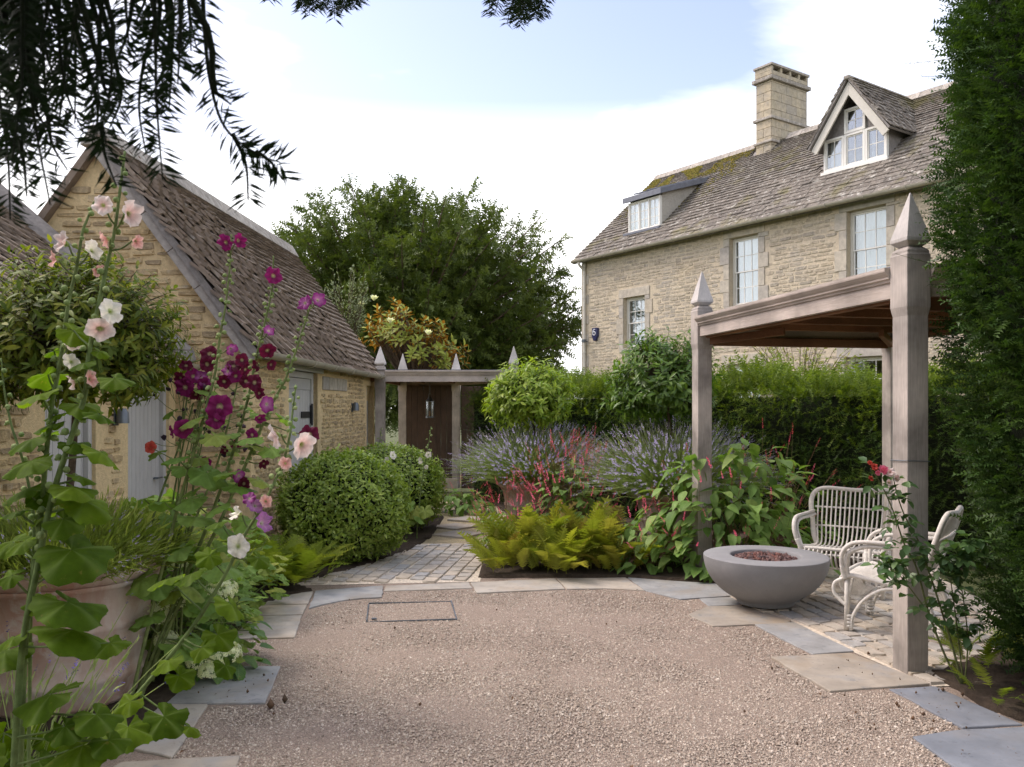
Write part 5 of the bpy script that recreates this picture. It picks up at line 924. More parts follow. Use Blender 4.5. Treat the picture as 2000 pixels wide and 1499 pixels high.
# ---- yew overhead: trunk behind the viewer, boughs hanging into view
def over_yew():
    t = thing('overhanging_yew', 'dark yew with drooping boughs hanging from overhead above the pale pink hollyhocks', 'yew', (-2.9, -1.2, -.08)); mb = MB()
    mb.tube(spline([(-2.9, -1.2, -.08), (-2.85, -1.15, 1), (-2.7, -1.0, 2.2), (-2.3, -.6, 3.2), (-1.6, 0, 3.9), (-.9, .9, 4.2)], 6), [.32, .26, .22, .16, .1, .05], 10); hub = np.array((-1.6, 0, 3.9))
    tw = []                                              # twigs given as paths in the air: (points px,py), distance
    def add(pts, Y, r=.004): tw.append((spline([np.array(P(x, y, Y)) for x, y in pts], 8), r))
    Y = 1.25
    add([(395, -60), (400, 60), (412, 165), (440, 250), (500, 300), (548, 318)], Y); add([(455, 262), (480, 320), (485, 392)], Y+.02); add([(500, 296), (530, 318), (552, 352)], Y-.01); add([(420, 180), (452, 205)], Y)
    add([(300, -80), (304, 80), (306, 200), (318, 352)], Y-.03); add([(305, 40), (280, 130), (272, 215), (285, 300)], Y+.05); add([(205, -80), (195, 60), (190, 160), (208, 285)], Y-.05); add([(120, -80), (115, 60), (130, 180), (165, 262)], Y); add([(50, -60), (55, 120), (70, 250), (98, 400)], Y-.06); add([(-20, -40), (-5, 160), (15, 300), (20, 430)], Y+.04)
    for _ in range(38):
        x = rng.uniform(-60, 385); y = rng.uniform(-140, 90); l = rng.uniform(90, 230) * (1.1 if x < 160 else .85); dx = rng.uniform(-45, 45); add([(x, y), (x + dx*.3, y + l*.5), (x + dx, y + l)], Y + rng.uniform(-.14, .3))
    for _ in range(16):
        x = rng.uniform(-40, 230); y = rng.uniform(130, 280); l = rng.uniform(60, 130); add([(x, y), (x + 8, y + l*.5), (x + rng.uniform(-30, 40), y + l)], Y + rng.uniform(-.1, .25))
    n_near = len(tw); Y2 = 2.9
    for x0, x1, yb, c in ((585, 690, 45, 20), (950, 1070, 58, 24), (690, 705, 12, 4), (515, 560, -2, 3)):
        for _ in range(c):
            x = rng.uniform(x0, x1); l = rng.uniform(35, 75); e = rng.uniform(.35, 1.05)*yb*(1 - abs((x-(x0+x1)/2)/((x1-x0)*.9))); dx = rng.uniform(-22, 22); add([(x - dx, e - l), (x - dx*.4, e - l*.5), (x, e)], Y2 + rng.uniform(-.15, .15), .003)
    its = []
    for i, (p, r) in enumerate(tw):
        mb.tube(p, [r, r*.6, r*.3], 5, caps=False); s = np.concatenate([[0], np.cumsum(np.linalg.norm(np.diff(p, axis=0), axis=1))]); n = max(6, int(s[-1]/.0026)); u = rng.uniform(0, s[-1], n); C = np.column_stack([np.interp(u, s, p[:, k]) for k in range(3)]); tg = nrm(np.column_stack([np.interp(u, s, np.gradient(p[:, k])) for k in range(3)]))
        side = nrm(np.cross(tg, np.array((.1, 1, .2))))*np.where(rng.random((n, 1)) < .5, 1, -1); d = nrm(tg*rng.uniform(.4, .75, (n, 1)) + side + rdir(n)*.25); its += scat([T_tri(.11)], d, nrm(rdir(n)*.7 + np.array((0, -1.2, 0))), C, rng.uniform(.026, .042, n))
    # limbs that carry the twigs
    for tx, ty, tz in ((-.85, 1.2, 2.35), (-.5, 1.25, 2.35), (-.2, 2.0, 3.2), (.05, 2.9, 3.3), (-.65, 2.85, 3.25)):
        mb.tube(spline([hub, (hub + np.array((tx, ty, tz)))/2 + np.array((0, 0, .5)), (tx, ty, tz)], 6), [.06, .03, .008], 6)
    for i, (p, r) in enumerate(tw[:n_near] if True else []):
        if p[0][2] > 2.1: mb.tube(spline([p[0], p[0] + np.array((-.02, -.05, .12)), (-.7, 1.1, 2.5)], 4), [.004, .006, .01], 4, caps=False)
    for p, r in tw[n_near:]: e = np.array((.05, 2.9, 3.3)) if p[0][0] > -.3 else np.array((-.65, 2.85, 3.25)); mb.tube(spline([p[0], (p[0]+e)/2 + np.array((0, 0, .05)), e], 4), [.003, .005, .008], 4, caps=False)
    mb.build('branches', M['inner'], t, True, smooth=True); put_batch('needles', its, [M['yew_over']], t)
    its = []                                             # unseen crown above and behind the viewer, low foliage wall added to shade viewer-facing sides
    for b in range(125):
        e = (np.array((-1.9, -2.6, 5.0)) + rdir(1)[0]*np.array((3.2, 2.4, 1.9))) if b < 60 else np.array((rng.uniform(-4.5, 5.5), rng.uniform(-4.6, -2.6), rng.uniform(.5, 4.6))); n = 42; off = rdir(n)*rng.random((n, 1))*.9; T = e + off; T = T[(T[:, 1] < .4) & ((T[:, 2] > 2.9) | (T[:, 1] < -1.6)) & (T[:, 2] > .1)]; m_ = len(T)
        if m_: its += scat(SPR_FAR, nrm(rdir(m_) - UP*.4), rdir(m_), T, rng.uniform(.4, .75, m_))
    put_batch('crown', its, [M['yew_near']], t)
over_yew()
# ---- potted standards: laurels on a clear stem
LEAF_L = [T_leaf(3, .3, .1, .28, .45), T_leaf(3, .27, .16, .4, .5), T_leaf(3, .33, .08, .15, .42)]
def shoots_crown(c, ax, nsh, nlv, ll, droop, el_lo=-.75, depth=.35, spread=.12, lump=.2):
    az = rng.uniform(0, 2*math.pi, nsh); se = rng.uniform(el_lo, 1, nsh); ce = np.sqrt(1-se**2); d = np.column_stack([np.cos(az)*ce, np.sin(az)*ce, se]); r = 1 - depth*rng.random(nsh)**2.2 + lump*np.sin(az*3+se*4)*.5 + rng.normal(0, .03, nsh)
    tip = np.array(c) + d*np.array(ax)*r[:, None]; sd = nrm(d + UP*.45 + rdir(nsh)*.35); T, D, N = [], [], []
    for k in range(nlv):
        f = k / nlv; T.append(tip - sd*spread*f*1.3); rad_ = nrm(np.cross(sd, rdir(nsh))); D.append(nrm(sd*(.85-.75*f) + rad_ - UP*droop*(.2+f))); N.append(nrm(sd + rad_*-.3 + UP*.25))
    T, D, N = map(np.concatenate, (T, D, N)); return T, D, N, ll*rng.uniform(.65, 1.15, len(T)), tip, sd
def standard(label, potloc, c, ax, mat, nsh, ll, group=True, extra=None):
    t = thing('laurel_standard', label, 'potted tree', (potloc[0], potloc[1], .66)); mb = MB(); b = np.array((potloc[0], potloc[1], .62)); cc = np.array(c); mb.tube(spline([b, b + (0.012, .01, .3), (b+cc)/2 + (.02, 0, .1), cc + (0, 0, .1)], 5), [.026, .023, .02, .012], 8); mb.build('trunk', M['bark'], t, True, smooth=True)
    T, D, N, s, tip, sd = shoots_crown(c, ax, nsh, 10, ll, .45); V, q, _, _ = strands(np.tile(cc - (0, 0, .12), (nsh, 1)), (cc + tip)/2 + rng.normal(0, .04, (nsh, 3)), tip - sd*.02, .006, .002, 4, 3)
    put_batch('branches', [raw_item(V, q)], [M['twig']], t, None); A = frames(D, N)*s[:, None, None]; pieces(t, 'leaf', LEAF_L, A, T, rng.integers(0, 3, len(T)), mat, 220, 'crown', True, True); return t
standard('broad laurel standard with olive drooping leaves beside the outbuilding', POTS[0], (-2.44, 4.75, 2.02), (.58, .5, .5), M['laurel_a'], 720, .075)
standard('glossy dark green ball-headed laurel standard between arbour post and hedge', POTS[1], (1.68, 9.42, 1.93), (.6, .57, .54), M['laurel_b'], 460, .105)
standard('bright yellow-green ball-headed laurel standard near the timber porch', POTS[2], (.24, 10.85, 1.76), (.58, .55, .47), M['laurel_c'], 460, .1)
# ---- lavender in the pots
def T_spike(n=9, seed=0, w=.16):
    r = np.random.default_rng(seed); V, F = [], []
    for i in range(n):
        t = i/n; a = r.uniform(0, 6.28); d = np.array((.35, math.cos(a), math.sin(a)))*w*(1.1-.6*t); s = np.array((0, -math.sin(a), math.cos(a)))*w*.45; p = np.array((t, 0, 0)); b = len(V); V += [p, p + d*.6 + s, p + d, p + d*.6 - s]; F.append((b, b+1, b+2, b+3))
    return np.array(V), F
SPK = [T_spike(9, i, .18) for i in range(4)]
def lavender(label, base, R0, n, ln, tilt, stem, leafm, flm, nleaf, fsize=.05, pflower=.9, sweep=(0, 0, 0), zmin=None):
    t = thing('lavender', label, 'lavender', base); b = np.array(base, float); az = rng.uniform(0, 2*math.pi, n); el = np.arccos(rng.uniform(math.cos(tilt), 1, n)); d = np.column_stack([np.sin(el)*np.cos(az), np.sin(el)*np.sin(az), np.cos(el)]) + np.array(sweep)
    d = nrm(d + rdir(n)*.22); P0 = b + d*np.array((1, 1, 0))*R0*.6 + rng.normal(0, .07, (n, 3))*(1, 1, 0); L_ = ln*rng.uniform(.6, 1.06, n)[:, None]**1.0; P2 = P0 + nrm(d)*L_ - UP*(np.sin(el)[:, None]**3)*.12*L_; P1 = P0 + nrm(d)*L_*.5 + UP*.12*L_*np.sin(el)[:, None]
    V, q, C, tg = strands(P0, P1, P2, .0032, .002, 4, 3); its = [raw_item(V, q, 0)]
    m = nleaf; k = rng.integers(0, n, m); f = rng.beta(1.1, 2.0, m)[:, None]; T = (1-f)**2*P0[k] + 2*f*(1-f)*P1[k] + f*f*P2[k] + rng.normal(0, .012, (m, 3)); its += scat([T_tri(.12)], nrm(nrm(d[k]) + rdir(m)*.55 + UP*.2), rdir(m), T, rng.uniform(.04, .1, m), 1)
    put_batch('foliage', its, [stem, leafm], t); fl = rng.random(n) < pflower; e = P2[fl]; ed = nrm(P2-P1)[fl]
    put_batch('flower_spikes', scat(SPK, ed, rdir(len(e)), e, fsize*rng.uniform(.6, 1.25, len(e))) + scat(SPK, ed[::2], rdir(len(e[::2])), e[::2] - ed[::2]*.035, .5*fsize*np.ones(len(e[::2]))), [flm], t)
pz = lambda p, z=.63: (p[0], p[1], z)
lavender('grassy green lavender gone over, spilling from the pot beside the pale hollyhocks', pz(POTS[0], .74), .75, 2600, .4, 1.2, M['lav_green'], M['lav_green'], M['lav_fl'], 20000, .03, .2)
lavender('big mound of lilac lavender between arbour post and hedge', pz(POTS[1]), .62, 2300, .86, 1.2, M['lav_stem'], M['lav_leaf'], M['lav_fl'], 18000, .075, .95)
lavender('lilac lavender fanning out over the gravel path near the timber porch', pz(POTS[2]), .62, 1900, .82, 1.2, M['lav_stem'], M['lav_leaf'], M['lav_fl'], 15000, .08, .95)
lavender('sparse blue-purple lavender stalks at the foot of the pale pink hollyhocks', (-2.12, 3.55, .03), .3, 46, .78, .75, M['lav_stem'], M['lav_leaf'], M['lav_blue'], 500, .06, 1)
# ---- clipped evergreen mounds
BOXL = [T_leaf(2, .5, .12, .15, .55), T_leaf(2, .42, .2, .3, .5)]
def mound(label, c, ax, n, mat, leaf=.03):
    t = thing('clipped_shrub', label, 'shrub', (c[0], c[1], .03)); c = np.array(c); ax = np.array(ax); mb = MB(); prof = [(math.cos(a), math.sin(a)) for a in np.linspace(-.75, math.pi/2, 14)]
    mb.lathe([(r, z) for r, z in prof], 32); mb.V = [(c[0]+x*ax[0]*.84, c[1]+y*ax[1]*.84, max(.05, c[2]+z*ax[2]*.88)) for x, y, z in mb.V]; mb.build('dark_core', M['inner'], t, True, smooth=True)  # closed dark shell under the leaves, so gaps read as shade
    se = rng.uniform(-.85, 1, n); az = rng.uniform(0, 2*math.pi, n); ce = np.sqrt(1-se**2); d = np.column_stack([np.cos(az)*ce, np.sin(az)*ce, se]); r = 1 - np.abs(rng.normal(0, .06, n)) + .05*np.sin(az*4+se*5+c[0]) + .045*np.sin(az*9-se*7) + .03*np.sin(az*17+se*13) + np.where(rng.random(n) < .03, .05, 0); T = c + d*ax*r[:, None]; ok = T[:, 2] > .06; T, d = T[ok], d[ok]; m = len(T)
    put_batch('foliage', scat(BOXL, nrm(d*.25 + rdir(m) + UP*.1), nrm(d*1.3 + UP*.4 + rdir(m)*.5), T, leaf*rng.uniform(.7, 1.3, m)), [mat], t)
    V, q, _, _ = strands(np.tile((c[0], c[1], .03), (14, 1)) + rng.normal(0, .06, (14, 3))*(1, 1, 0), np.tile(c, (14, 1)) - UP*.2 + rng.normal(0, .15, (14, 3)), c + rdir(14)*ax*.75, .012, .004, 4, 4); put_batch('stems', [raw_item(V, q)], [M['twig']], t, None)
mound('rounded clipped evergreen shrub overhanging the cobble path', (-1.79, 8.98, .56), (.68, .62, .6), 15000, M['shrub'], .052); mound('rounded clipped evergreen shrub with cream hollyhocks around it, beside the porch', (-1.62, 11.1, .56), (.74, .62, .57), 11000, M['shrub'], .054)
# ---- ferns
def T_frond(seed, pairs=17, curl=.35):
    r = np.random.default_rng(seed); V, F = [], []; pts = [np.array((t, .04*math.sin(t*3+seed), .42*t - curl*1.5*t*t)) for t in np.linspace(0, 1, 9)]
    cur = lambda t: np.array((t, .04*math.sin(t*3+seed), .42*t - curl*1.5*t*t)); w = .008
    for i in range(8): b = len(V); a, c = pts[i], pts[i+1]; V += [a + (0, w, 0), a - (0, w, 0), c - (0, w*.8, 0), c + (0, w*.8, 0)]; F.append((b, b+1, b+2, b+3))
    for i in range(pairs):
        t = .1 + .88*i/pairs; p = cur(t); l = .24*math.sin(math.pi*(t*.82+.14))**.8 * r.uniform(.85, 1.1)
        for s in (-1, 1):
            d = nrm(np.array((.45, s, r.uniform(-.25, .1)))); pr = nrm(np.array((1, -s*.45, 0))); 
            for k in range(5):
                f = (k+.3)/5; q = p + d*l*f; ww = .042*(1.15-f); b = len(V); V += [q - d*l*.06, q + pr*ww + d*l*.08, q + d*l*.24, q - pr*ww + d*l*.1]; F.append((b, b+1, b+2, b+3))
    return np.array(V), F
FROND = [T_frond(i, 15, .25 + .12*i) for i in range(4)]
def fern(label, base, n, ln, mat, spread=1.1, cat='fern', up=1.0):
    t = thing('fern', label, cat, base); az = rng.uniform(0, 2*math.pi, n); el = rng.uniform(up-.35, up+.5, n); d = np.column_stack([np.cos(az)*np.cos(el), np.sin(az)*np.cos(el), np.sin(el)]); T = np.array(base) + np.column_stack([np.cos(az), np.sin(az), np.zeros(n)])*rng.uniform(0, spread*.3, (n, 1)) + UP*rng.uniform(0, .06, (n, 1)); A = frames(d, nrm(UP - d*d[:, 2:3] + rdir(n)*.25))*(ln*rng.uniform(.6, 1.15, n))[:, None, None]
    pieces(t, 'frond', FROND, A, T, rng.integers(0, 4, n), mat, 120, 'fronds', True)
for i, (x, y, l, n) in enumerate(((-.0, 8.36, .36, 40), (.22, 8.7, .58, 50), (.5, 8.3, .42, 46), (.78, 8.66, .58, 50), (1.04, 8.36, .4, 38))):
    fern(('golden fern at the corner of the cobble path', 'tall golden fern beside crimson persicaria by the path', 'short golden fern at the flagstone edge between other golden ferns', 'tall golden fern next to low red-spiked persicaria', 'low golden fern beside big-leaved persicaria')[i], (x, y, .04), n, l, M['fern'])
fern('feathery green-gold fern beside the clipped shrub and cobbles', (-1.98, 7.78, .05), 80, .36, M['fern_g'], up=.8); fern('feathery green-gold fern below the leaning cream hollyhock', (-2.32, 7.4, .05), 70, .42, M['fern_g'], up=.9)
fern('small fern at the foot of the rose by the grey flagstone', (2.66, 4.66, .04), 9, .2, M['fern_g'], up=.4); fern('small fern under the tall yew beside the rose', (2.86, 5.3, .04), 22, .26, M['fern_g'], up=.9)
# ------------------------------------------------------------------ hollyhocks
def T_palm(seed, lobes=5, na=52, nr=3):
    """rounded, lobed mallow leaf; the stalk joins at the origin, the leaf reaches along +x"""
    r = np.random.default_rng(seed); V = [(0, 0, 0)]; ph = r.uniform(0, 6, 3)
    for j in range(1, nr+1):
        t = j/nr
        for i in range(na+1):
            a = -math.pi*.93 + 2*math.pi*.93*i/na; rr = .56*(1 + .2*math.cos(a*.5)) * (1 + .13*math.cos(lobes*a*1.0)*t + .03*math.sin(23*a)*t + .022*r.normal()*t); x, y = rr*t*math.cos(a) + .04, rr*t*math.sin(a)
            V.append((x, y, -.22*t*t*(.5+.5*math.cos(a)) - .1*t*abs(math.sin(a)) + .025*t*math.cos(lobes*a) + .035*t*t*math.sin(9*a+ph[1]) + .05*t*t*math.sin(3*a+ph[2])))
    n1 = na+1; F = [(0, 1+i, 2+i) for i in range(na)]
    for j in range(nr-1):
        for i in range(na): F.append((1+j*n1+i, 1+(j+1)*n1+i, 2+(j+1)*n1+i, 2+j*n1+i))
    return np.array(V), F
PALM = [T_palm(i, (5, 5, 6, 5)[i]) for i in range(4)]; BUD = [T_ico(1, 5, .05)]; BUDC = [T_ico(0, 5, .1)]
def hollyhock(label, pts, Y, r=.011, flowers=(), leaves=(), buds=(.55, 1.0, 26), lmat='holly_leaf', bsize=.02, fs=.7, ls=1.0):
    """pts: (px, py) from tip to as low as seen; the stalk goes on down to the ground"""
    Yt = Y if isinstance(Y, (tuple, list)) else (Y, Y); n = len(pts); W = [np.array(P(x, y, Yt[0] + (Yt[1]-Yt[0])*i/(n-1))) for i, (x, y) in enumerate(pts)]
    last, prev = W[-1], W[-2]; dv = nrm(last - prev)
    if last[2] > .05: k = last[2]; W.append(np.array((last[0] + dv[0]*k*.35, last[1], .02)))
    base = W[-1]; t = thing('hollyhock', label, 'hollyhock', tuple(base)); path = spline(W, 8); s = np.concatenate([[0], np.cumsum(np.linalg.norm(np.diff(path, axis=0), axis=1))]); s /= s[-1]
    at = lambda u: np.array([np.interp(u, s, path[:, k]) for k in range(3)]); mb = MB(); mb.tube(path, [r*.35, r*.6, r*.85, r], 8)
    tocam = lambda p: nrm(np.array((0, 0, EYE)) - p)
    def near(p): return path[np.argmin(np.linalg.norm(path - p, axis=1))]
    for (x, y, sz, c, fx, fz) in flowers:              # fx,fz: turn to the right / upwards
        Yn = Yt[0] + (Yt[1]-Yt[0])*np.clip((y-pts[0][1])/(pts[-1][1]-pts[0][1]), 0, 1) - .04; p = np.array(P(x, y, Yn)); nv = nrm(tocam(p) + np.array((fx*1.3, 0, fz)) + rng.normal(0, .22, 3)); q = near(p + np.array((0, .04, -.05))); b = p - nv*sz*fs*.16
        mb.tube(spline([q, (q+b)/2 - UP*.01, b], 3), [.004, .003], 5, caps=False); flower(t, p, nv, sz*fs, c, .3 if abs(fx) < .8 else .6)
    for (x, y, sz, dx, dy, tilt) in leaves:            # sz in metres; dx,dy: way the leaf points (right, towards viewer); tilt droop
        Yn = Yt[0] + (Yt[1]-Yt[0])*np.clip((y-pts[0][1])/(pts[-1][1]-pts[0][1]), 0, 1) - dy*.12; p = np.array(P(x, y, Yn)); d = nrm(np.array((dx, -dy, -tilt))); nn = nrm(UP*1.0 + np.array((0, -.12, 0)) + rng.normal(0, .25, 3)); A = frames(d[None], nn[None])[0]*sz*ls; q = near(p + np.array((0, 0, -.06))); b = p
        mb.tube(spline([q, (q+b)/2 - UP*.005 + (b-q)*.1, b], 4), [.0045, .003], 5, caps=False); k = int(rng.integers(4))
        if ('lf', k, lmat) not in FL: FL[('lf', k, lmat)] = batch_mesh('leaf', [(PALM[k], np.eye(3)[None], np.zeros((1, 3)), np.zeros(1), 0)], [M[lmat]], True)
        Mx = Matrix(A.tolist()).to_4x4(); Mx.translation = Vector(p); put('leaf', FL[('lf', k, lmat)], t, True, Mx)
    u0, u1, nb = buds
    if nb:
        T, A = [], []
        for i in range(nb):
            u = 1-(u0 + (u1-u0)*(i/nb)**.9); u = max(.0, u + rng.normal(0, .004)); c = at(u); a = i*2.4; f = 1 - .6*(i/nb); off = np.array((math.cos(a), math.sin(a)*.8, .5))*bsize*(1.0 if i < nb-2 else .4); T.append(c + off); A.append(np.eye(3)*bsize*rng.uniform(.8, 1.15)*(.55 + .45*f)*1.25)
            if rng.random() < .5: T.append(c + off*1.5 + np.array((0, 0, -.012))); A.append(np.eye(3)*bsize*.7*f)
        pieces(t, 'bud', BUD if Yt[0] < 4 else BUDC, A, T, np.zeros(len(T), int), M['bud'], 80, 'small_buds', True)
    mb.build('stem', M['holly_stem'], t, True, smooth=True); return t
def auto_leaves(path, y0, y1, step, size, reach, seed):
    r = np.random.default_rng(seed); o = []; y = y0; k = 0; px = [p[0] for p in path]; py = [p[1] for p in path]
    while y < y1:
        f = (y-y0)/(y1-y0); x = np.interp(y, py, px); sgn = -1 if k % 2 else 1; rc = reach[0] + (reach[1]-reach[0])*f; o.append((x + sgn*rc*r.uniform(.5, 1.05), y + r.uniform(-8, 20), (size[0] + (size[1]-size[0])*f)*r.uniform(.85, 1.2), sgn*r.uniform(.5, 1), r.uniform(-.35, .9), r.uniform(.0, .45))); y += step*r.uniform(.75, 1.25); k += 1
    return o
pA = [(244, 296), (236, 360), (224, 450), (210, 513), (196, 580), (174, 690), (166, 770), (134, 870), (101, 975), (75, 1100), (40, 1300)]
pB = [(184, 394), (170, 430), (161, 455), (150, 520), (133, 597), (119, 697), (103, 783), (94, 852), (84, 960), (72, 1080), (50, 1250)]
pC = [(2, 700), (8, 760), (22, 830), (50, 920), (66, 1030), (60, 1200)]
hollyhock('tallest hollyhock with blush pink flowers and a bud-tipped spire', pA, (3.0, 2.9), .012, [(203, 403, .075, 'pink', -.5, .15), (246, 418, .072, 'pink', 1.6, .2), (262, 470, .045, 'salmon', 1.8, -.9), (213, 466, .05, 'salmon', -1.5, -.6), (214, 610, .07, 'cream', .5, .5), (196, 642, .075, 'pink', -.2, .1), (172, 742, .05, 'salmon', .9, .5), (150, 745, .05, 'pink', -1.2, -.5)],
  [(144, 646, 0.122, 0.69, -0.01, 0.22), (193, 686, 0.068, 0.66, -0.04, 0.22), (224, 739, 0.117, 0.97, 0.62, 0.33), (165, 709, 0.089, -0.69, 0.38, 0.18), (156, 789, 0.138, 0.67, -0.00, 0.16), (194, 809, 0.101, 0.97, 0.65, 0.34), (145, 866, 0.110, 0.92, 0.07, 0.19), (199, 884, 0.143, 0.85, 0.56, 0.36), (157, 930, 0.101, 0.95, -0.02, 0.28), (141, 952, 0.154, 0.87, 0.36, 0.15), (165, 978, 0.179, 0.79, -0.02, 0.38), (124, 1014, 0.146, 0.95, 0.39, 0.19), (140, 1074, 0.244, 0.96, 0.42, 0.36), (133, 1176, 0.244, 0.94, 0.36, 0.22), (143, 1230, 0.268, 0.84, 0.29, 0.15), (215, 1256, 0.114, 0.72, 0.63, 0.11), (188, 1396, 0.154, 0.62, 0.46, 0.18), (162, 1456, 0.244, -0.81, 0.32, 0.20), (100, 1356, 0.219, -1.00, 0.08, 0.22), (212, 1446, 0.130, 0.68, 0.47, 0.18), (127, 1419, 0.130, 0.74, 0.57, 0.20)], (.42, 1.0, 42), bsize=.022, fs=.6, ls=.76)
hollyhock('second tall hollyhock with blush flowers and green buds, beside the tallest', pB, (3.06, 2.95), .0105, [(131, 478, .06, 'pink', -.9, .3), (112, 508, .048, 'salmon', -1.4, .1), (177, 492, .06, 'cream', 1.5, .1), (186, 524, .04, 'salmon', 1.2, -1), (140, 668, .05, 'pink', 1.2, -.4), (138, 708, .055, 'cream', .4, .9)],
  [(106, 686, 0.068, -0.69, -0.01, 0.22), (94, 732, 0.133, -0.66, -0.04, 0.22), (81, 769, 0.138, -0.97, 0.62, 0.33), (103, 829, 0.106, -0.69, 0.38, 0.18), (67, 856, 0.170, -0.67, -0.00, 0.16), (64, 899, 0.170, -0.97, 0.65, 0.34), (116, 809, 0.097, -0.92, 0.07, 0.19), (51, 956, 0.138, -0.85, 0.56, 0.36), (51, 1056, 0.138, -0.95, -0.02, 0.28), (36, 999, 0.097, -0.87, 0.36, 0.15), (89, 1004, 0.114, -0.79, -0.02, 0.38), (24, 1124, 0.097, -0.95, 0.39, 0.19), (28, 1244, 0.107, -0.96, 0.42, 0.36), (110, 1114, 0.114, 0.94, 0.36, 0.22), (76, 1174, 0.097, -0.84, 0.29, 0.15)], (.5, 1.0, 36), bsize=.021, fs=.62, ls=.76)
hollyhock('slender flowerless budding hollyhock stalk beside the two blush hollyhocks', pC, 3.05, .007, [], auto_leaves(pC, 960, 1330, 90, (.1, .14), (30, 60), 9), (.6, 1.0, 14), bsize=.02)
pD = [(578, 752), (572, 800), (566, 850), (552, 905), (515, 985), (481, 1040), (440, 1122), (390, 1205), (340, 1272), (290, 1332), (240, 1390), (200, 1440)]
hollyhock('leaning hollyhock with cream, mauve and washed peach flowers over the flagstones', pD, (3.7, 3.3), .0105, [(545, 850, .085, 'pink', -.8, -.3), (586, 868, .085, 'pink', 1.0, -.5), (557, 906, .042, 'salmon', .3, .7), (465, 1068, .078, 'cream', -.25, .05), (470, 1005, .055, 'cream', -1.1, .4), (497, 990, .05, 'mauve', .3, .6), (508, 1024, .058, 'mauve', .9, .1), (488, 975, .045, 'purple', -.3, .9), (518, 980, .036, 'salmon', .4, .5)],
  [(375, 1120, .15, -.9, .4, .3), (330, 1130, .15, -.9, .3, .2), (450, 1180, .15, .7, .7, .45), (425, 1240, .14, .8, .5, .4), (350, 1320, .12, .9, .3, .35), (330, 1290, .13, -.8, .5, .3), (255, 1370, .12, -.8, .3, .3), (320, 1400, .17, .9, .5, .4), (250, 1420, .19, .3, 1, .3), (370, 1420, .1, .9, .2, .3), (410, 1085, .11, -.5, .6, .3), (430, 1020, .11, -.9, .2, .2), (505, 1090, .1, .9, .2, .4), (440, 1300, .1, .6, .4, .6), (395, 1265, .11, -.4, .8, .6)], (.72, 1.0, 24), bsize=.019, fs=.72, ls=.74)
pE = [(452, 458), (449, 520), (440, 600), (430, 655), (420, 730), (402, 800), (380, 880), (345, 1000), (300, 1180), (258, 1360)]
hollyhock('tall green-budded hollyhock topped by one magenta double flower', pE, (4.5, 4.6), .011, [(443, 474, .07, 'magenta', -.5, .1), (462, 470, .06, 'magenta', .9, .1), (430, 795, .09, 'magenta', .1, .1), (424, 818, .085, 'magenta', -.3, -.2), (356, 838, .075, 'magenta', .4, .1), (341, 842, .055, 'magenta', -1, 0), (449, 680, .05, 'purple', .8, -.5)], auto_leaves(pE, 770, 1180, 40, (.12, .2), (40, 70), 11), (.5, .96, 60), 'holly_leaf_b', .024, .7, .8)
pF = [(534, 500), (532, 560), (515, 640), (500, 700), (484, 780), (462, 860), (440, 930), (400, 1040), (340, 1180), (268, 1360)]
hollyhock('tall hollyhock with one round magenta flower near its tip', pF, (4.55, 4.7), .011, [(533, 540, .068, 'magenta', .1, .1), (522, 684, .07, 'wine', .2, .1), (528, 712, .05, 'wine', .9, -.6), (505, 712, .045, 'wine', -.8, -.6), (498, 748, .065, 'wine', -.1, .2), (505, 768, .05, 'wine', .7, -.3), (524, 648, .045, 'purple', .7, .7)], auto_leaves(pF, 790, 1250, 38, (.12, .2), (36, 70), 12), (.5, .96, 60), 'holly_leaf_b', .024, .7, .8)
pG = [(612, 572), (604, 604), (580, 680), (558, 740), (530, 792), (500, 860), (470, 930), (420, 1040), (350, 1180), (280, 1350)]
hollyhock('tall leaning hollyhock with two pale-centred purple flowers at its tip', pG, (4.5, 4.7), .011, [(597, 593, .058, 'purple', -.4, .1), (619, 588, .058, 'purple', .9, .3), (520, 790, .06, 'purple', .3, 0), (505, 815, .05, 'magenta', .8, -.3), (493, 850, .05, 'magenta', -.3, .3), (604, 850, .07, 'wine', .3, .1), (522, 885, .045, 'wine', .6, -.3), (515, 905, .05, 'wine', .1, -.6), (466, 930, .05, 'purple', .2, -.2), (476, 945, .05, 'wine', .7, 0)], auto_leaves(pG, 800, 1250, 36, (.11, .19), (30, 66), 13), (.5, .95, 60), 'holly_leaf_b', .024, .7, .8)
pH = [(372, 690), (370, 740), (362, 800), (350, 870), (320, 950), (290, 1040), (262, 1150), (240, 1300)]
hollyhock('dark wine-flowered hollyhock crowded against the grey plank door', pH, (4.85, 4.8), .009, [(364, 715, .055, 'wine', -.3, .1), (354, 738, .05, 'wine', -.5, .1), (410, 692, .06, 'wine', .1, .2), (404, 712, .065, 'wine', .2, 0), (378, 736, .055, 'magenta', -.1, .2), (363, 757, .068, 'magenta', -.1, .1), (393, 740, .055, 'purple', .3, .3), (398, 752, .05, 'magenta', .4, 0), (382, 770, .05, 'wine', .1, -.6), (400, 764, .04, 'wine', .5, -.4)], auto_leaves(pH, 760, 1100, 36, (.1, .18), (30, 60), 14), (.6, .97, 20), 'holly_leaf_b', .017, .82, .7)
pI = [(470, 690), (466, 730), (455, 790), (440, 850), (420, 920), (380, 1020), (330, 1150), (275, 1330)]
